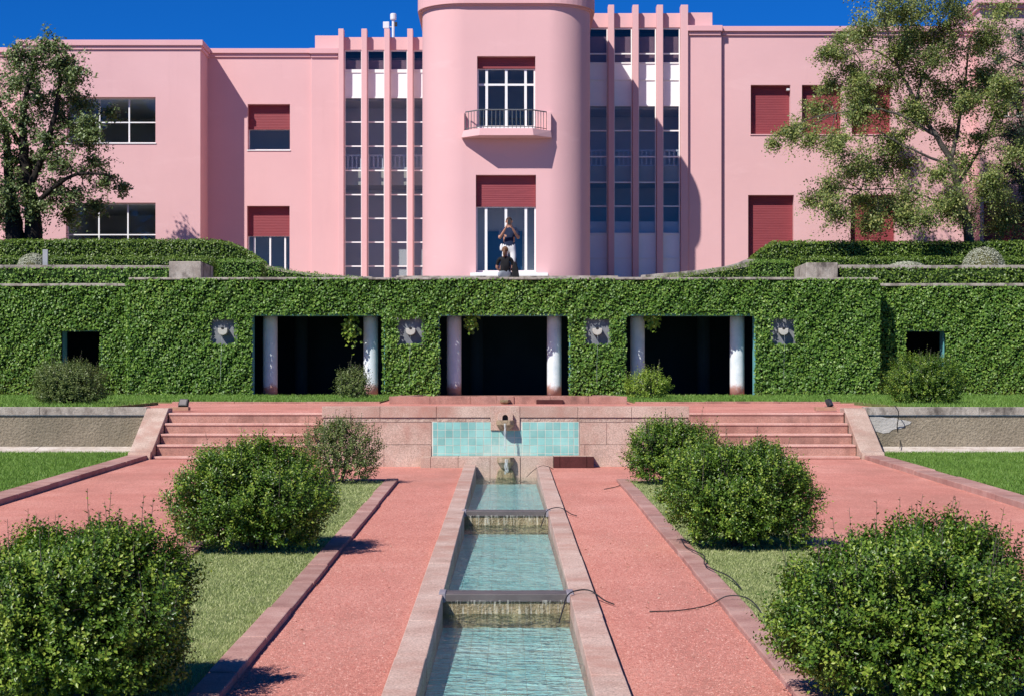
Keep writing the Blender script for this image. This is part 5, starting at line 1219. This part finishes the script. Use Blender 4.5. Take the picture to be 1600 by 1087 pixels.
def hand_branch(V,N,E,R,wi,wrist,dirv,side,spread):
    """palm and five bent fingers grown from the wrist"""
    d=Vector(dirv).normalized(); sd=Vector(side).normalized(); up=d.cross(sd)
    pal=Vector(wrist)+d*.055; V.append(tuple(pal)); N.append('hand'); pi=len(V)-1; E.append((wi,pi)); R.append((.030,.020))
    for k,L in enumerate((.052,.062,.058,.045)):
        o=pal+sd*(.030-.020*k)+d*.03; a=len(V); V.append(tuple(o)); N.append('hand'); R.append(.0095); E.append((pi,a))
        V.append(tuple(o+d*L*.6+up*.006)); N.append('hand'); R.append(.0085); E.append((a,a+1))
        V.append(tuple(o+d*L*.75+up*L*.6)); N.append('hand'); R.append(.007); E.append((a+1,a+2))
    a=len(V); V.append(tuple(pal-d*.02+sd*.035)); N.append('hand'); R.append(.011); E.append((pi,a)); V.append(tuple(pal+d*.02+sd*.055+up*.02)); N.append('hand'); R.append(.009); E.append((a,a+1))

# standing photographer, facing the garden (-y)
V=[(0,0,.93),(0,.01,1.08),(0,.0,1.24),(0,.015,1.40),(0,0,1.49),(0,-.01,1.56),(0,-.02,1.63),(0,-.015,1.70)]
N=['pelvis','waist','chest','upper','neck','jaw','face','crown']
E=[(0,1),(1,2),(2,3),(3,4),(4,5),(5,6),(6,7)]
R=[(.165,.125),(.165,.135),(.175,.125),(.13,.09),.055,(.065,.075),(.078,.092),(.055,.065)]
def limb(chain,root):
    prev=root
    for (p,nm,r) in chain: V.append(p);N.append(nm);R.append(r);E.append((prev,len(V)-1));prev=len(V)-1
    return prev
for s in (-1,1):
    limb([((s*.10,0,.84),'hip',.095),((s*.115,-.01,.66),'thigh',.082),((s*.115,-.02,.50),'knee',.058),((s*.115,0,.34),'calf',.056),((s*.115,.015,.10),'ankle',.036),((s*.12,-.05,.045),'foot',(.042,.04)),((s*.135,-.15,.035),'toe',(.04,.03))],0)
    w=limb([((s*.17,.01,1.41),'shoulder',.062),((s*.235,-.04,1.27),'sleeve',.056),((s*.255,-.10,1.16),'elbow',.040),((s*.17,-.24,1.29),'forearm',.038),((s*.085,-.33,1.43),'wrist',.026)],3)
    hand_branch(V,N,E,R,w,(s*.085,-.33,1.43),(-s*.35,-.15,.9),(-s*.3,-.9,0),0)
def pickm(a,b_,t,c):
    n={a,b_}
    if n&{'foot','toe'}: return 4
    if n&{'hand'} or n<={'wrist','forearm','elbow','hand'}: return 0
    if 'sleeve' in n and 'elbow' in n: return 0 if t>.35 else 1
    if n&{'neck','jaw','face','crown'} and c.z>1.46: return 0
    if n&{'knee','calf','ankle'} and not 'thigh' in n: return 0
    if {'thigh','knee'}<=n: return 2 if t<.75 else 0
    if n&{'hip','thigh'} : return 2
    return 2 if c.z<.93 else 1
ML=(.075,50.25,UPZ)
man=figure('person',ML,V,N,E,R,[SKINM,NAVY,SHORT,HAIRD,SHOE],pickm,'person in navy polo and white shorts standing, photographing with raised phone')
def head_bits(parent,c,face,hairm,tail=False,facefeat=True):
    c=Vector(c)
    rs=np.random.default_rng(3)
    b=MB(); n=14; vs=[];fs=[]
    for i in range(9):
        for k in range(n):
            a=2*math.pi*k/n; th=math.pi*.62*i/8; r=1.0
            x=.086*math.sin(th)*math.cos(a); y=.105*math.sin(th)*math.sin(a); z=.105*math.cos(th)
            if y*face>0.03 and z<.055: y=face*.03; 
            vs.append((c.x+x,c.y+y-face*.015,c.z+z))
    for i in range(8):
        for k in range(n): fs.append((i*n+k,i*n+(k+1)%n,(i+1)*n+(k+1)%n,(i+1)*n+k))
    b.add(vs,fs); b.build('hair',hairm,parent,smooth=True)
    if tail:
        MB().tube([c+Vector((0,-.09,.02)),c+Vector((-.02,-.13,-.02)),c+Vector((-.03,-.14,-.12)),c+Vector((-.02,-.13,-.20))],[.035,.04,.035,.012],8).build('ponytail',hairm,parent,smooth=True)
    if facefeat:
        MB().tube([c+Vector((0,face*.085,.0)),c+Vector((0,face*.108,-.035))],[.010,.016],6).build('nose',SKINM,parent,smooth=True)
        for s in (-1,1):
            MB().lathe(c+Vector((s*.032,face*.088,.0)),[(.004,-.008),(.010,-.004),(.010,.004),(.004,.008)],8).build('eye',BLK,parent)
            MB().lathe(c+Vector((s*.082,0,-.03)),[(.006,-.03),(.014,-.01),(.016,.02),(.006,.032)],8).build('ear',SKINM,parent,smooth=True)
        MB().box(c.x-.025,c.x+.025,c.y+face*.088-.004,c.y+face*.088+.004,c.z-.066,c.z-.058).build('mouth',surf('lip',[(0.3,0.10,0.08),(0.34,0.12,0.10)]),parent)
head_bits(man,(ML[0],ML[1]-.015,ML[2]+1.645),-1,HAIRD)
b=MB(); b.box(ML[0]-.042,ML[0]+.042,ML[1]-.405,ML[1]-.395,ML[2]+1.50,ML[2]+1.65); tag(b.build('phone',BLACK,bev=.004),'small dark phone held up to the face of the standing person','phone')
b=MB(); b.prism([(ML[0]-.245,ML[2]+.84),(ML[0]-.17,ML[2]+.84),(ML[0]-.165,ML[2]+.95),(ML[0]-.18,ML[2]+1.03),(ML[0]-.225,ML[2]+1.02),(ML[0]-.25,ML[2]+.93)],ML[1]-.05,ML[1]+.10,'y'); tag(b.build('shoulder_bag',SHORT,bev=.03),'white bag hanging at the hip of the standing person','bag')

# seated person with the back to the garden, on the coping
V=[(0,0,.10),(0,.01,.22),(0,.02,.36),(0,.03,.50),(0,.04,.575),(0,.05,.64),(0,.055,.705),(0,.05,.77)]
N=['pelvis','waist','chest','upper','neck','jaw','face','crown']; E=[(0,1),(1,2),(2,3),(3,4),(4,5),(5,6),(6,7)]
R=[(.17,.13),(.135,.10),(.155,.105),(.115,.08),.048,(.06,.07),(.074,.086),(.052,.06)]
for s in (-1,1):
    limb([((s*.10,.10,.09),'hip',.09),((s*.13,.36,.13),'thigh',.075),((s*.13,.50,.06),'knee',.055),((s*.12,.52,-.02),'calf',.05)],0)
    w=limb([((s*.155,.03,.50),'shoulder',.055),((s*.20,.05,.40),'sleeve',.048),((s*.22,.10,.26),'elbow',.036),((s*.15,.28,.22),'forearm',.033),((s*.09,.38,.22),'wrist',.024)],3)
    hand_branch(V,N,E,R,w,(s*.09,.38,.22),(-s*.3,.9,-.1),(0,0,1),0)
def pickw(a,b_,t,c):
    n={a,b_}
    if n&{'hip','thigh','knee','calf'}: return 2
    if n&{'hand'} or n<={'wrist','forearm','elbow','hand'}: return 0
    if 'sleeve' in n and 'elbow' in n: return 0 if t>.4 else 1
    if n&{'neck','jaw','face','crown'} and c.z>.56: return 0
    return 2 if c.z<.17 else 1
WLc=(-.03,49.12,PZ(434,49.0)+.005)
wo=figure('person',WLc,V,N,E,R,[SKINM,BLK,JEANS],pickw,'person in black top and pale jeans sitting on the coping, back turned')
head_bits(wo,(WLc[0],WLc[1]+.05,WLc[2]+.735),1,HAIRB,True,False)
b=MB(); bx=WLc[0]+.28; bz=WLc[2]; b.prism([(bx-.10,bz),(bx+.10,bz),(bx+.07,bz+.22),(bx+.02,bz+.40),(bx-.06,bz+.42),(bx-.10,bz+.25)],WLc[1]-.02,WLc[1]+.16,'y'); tag(b.build('backpack',BLK,bev=.03),'dark slouching bag on the coping next to the seated person','bag')
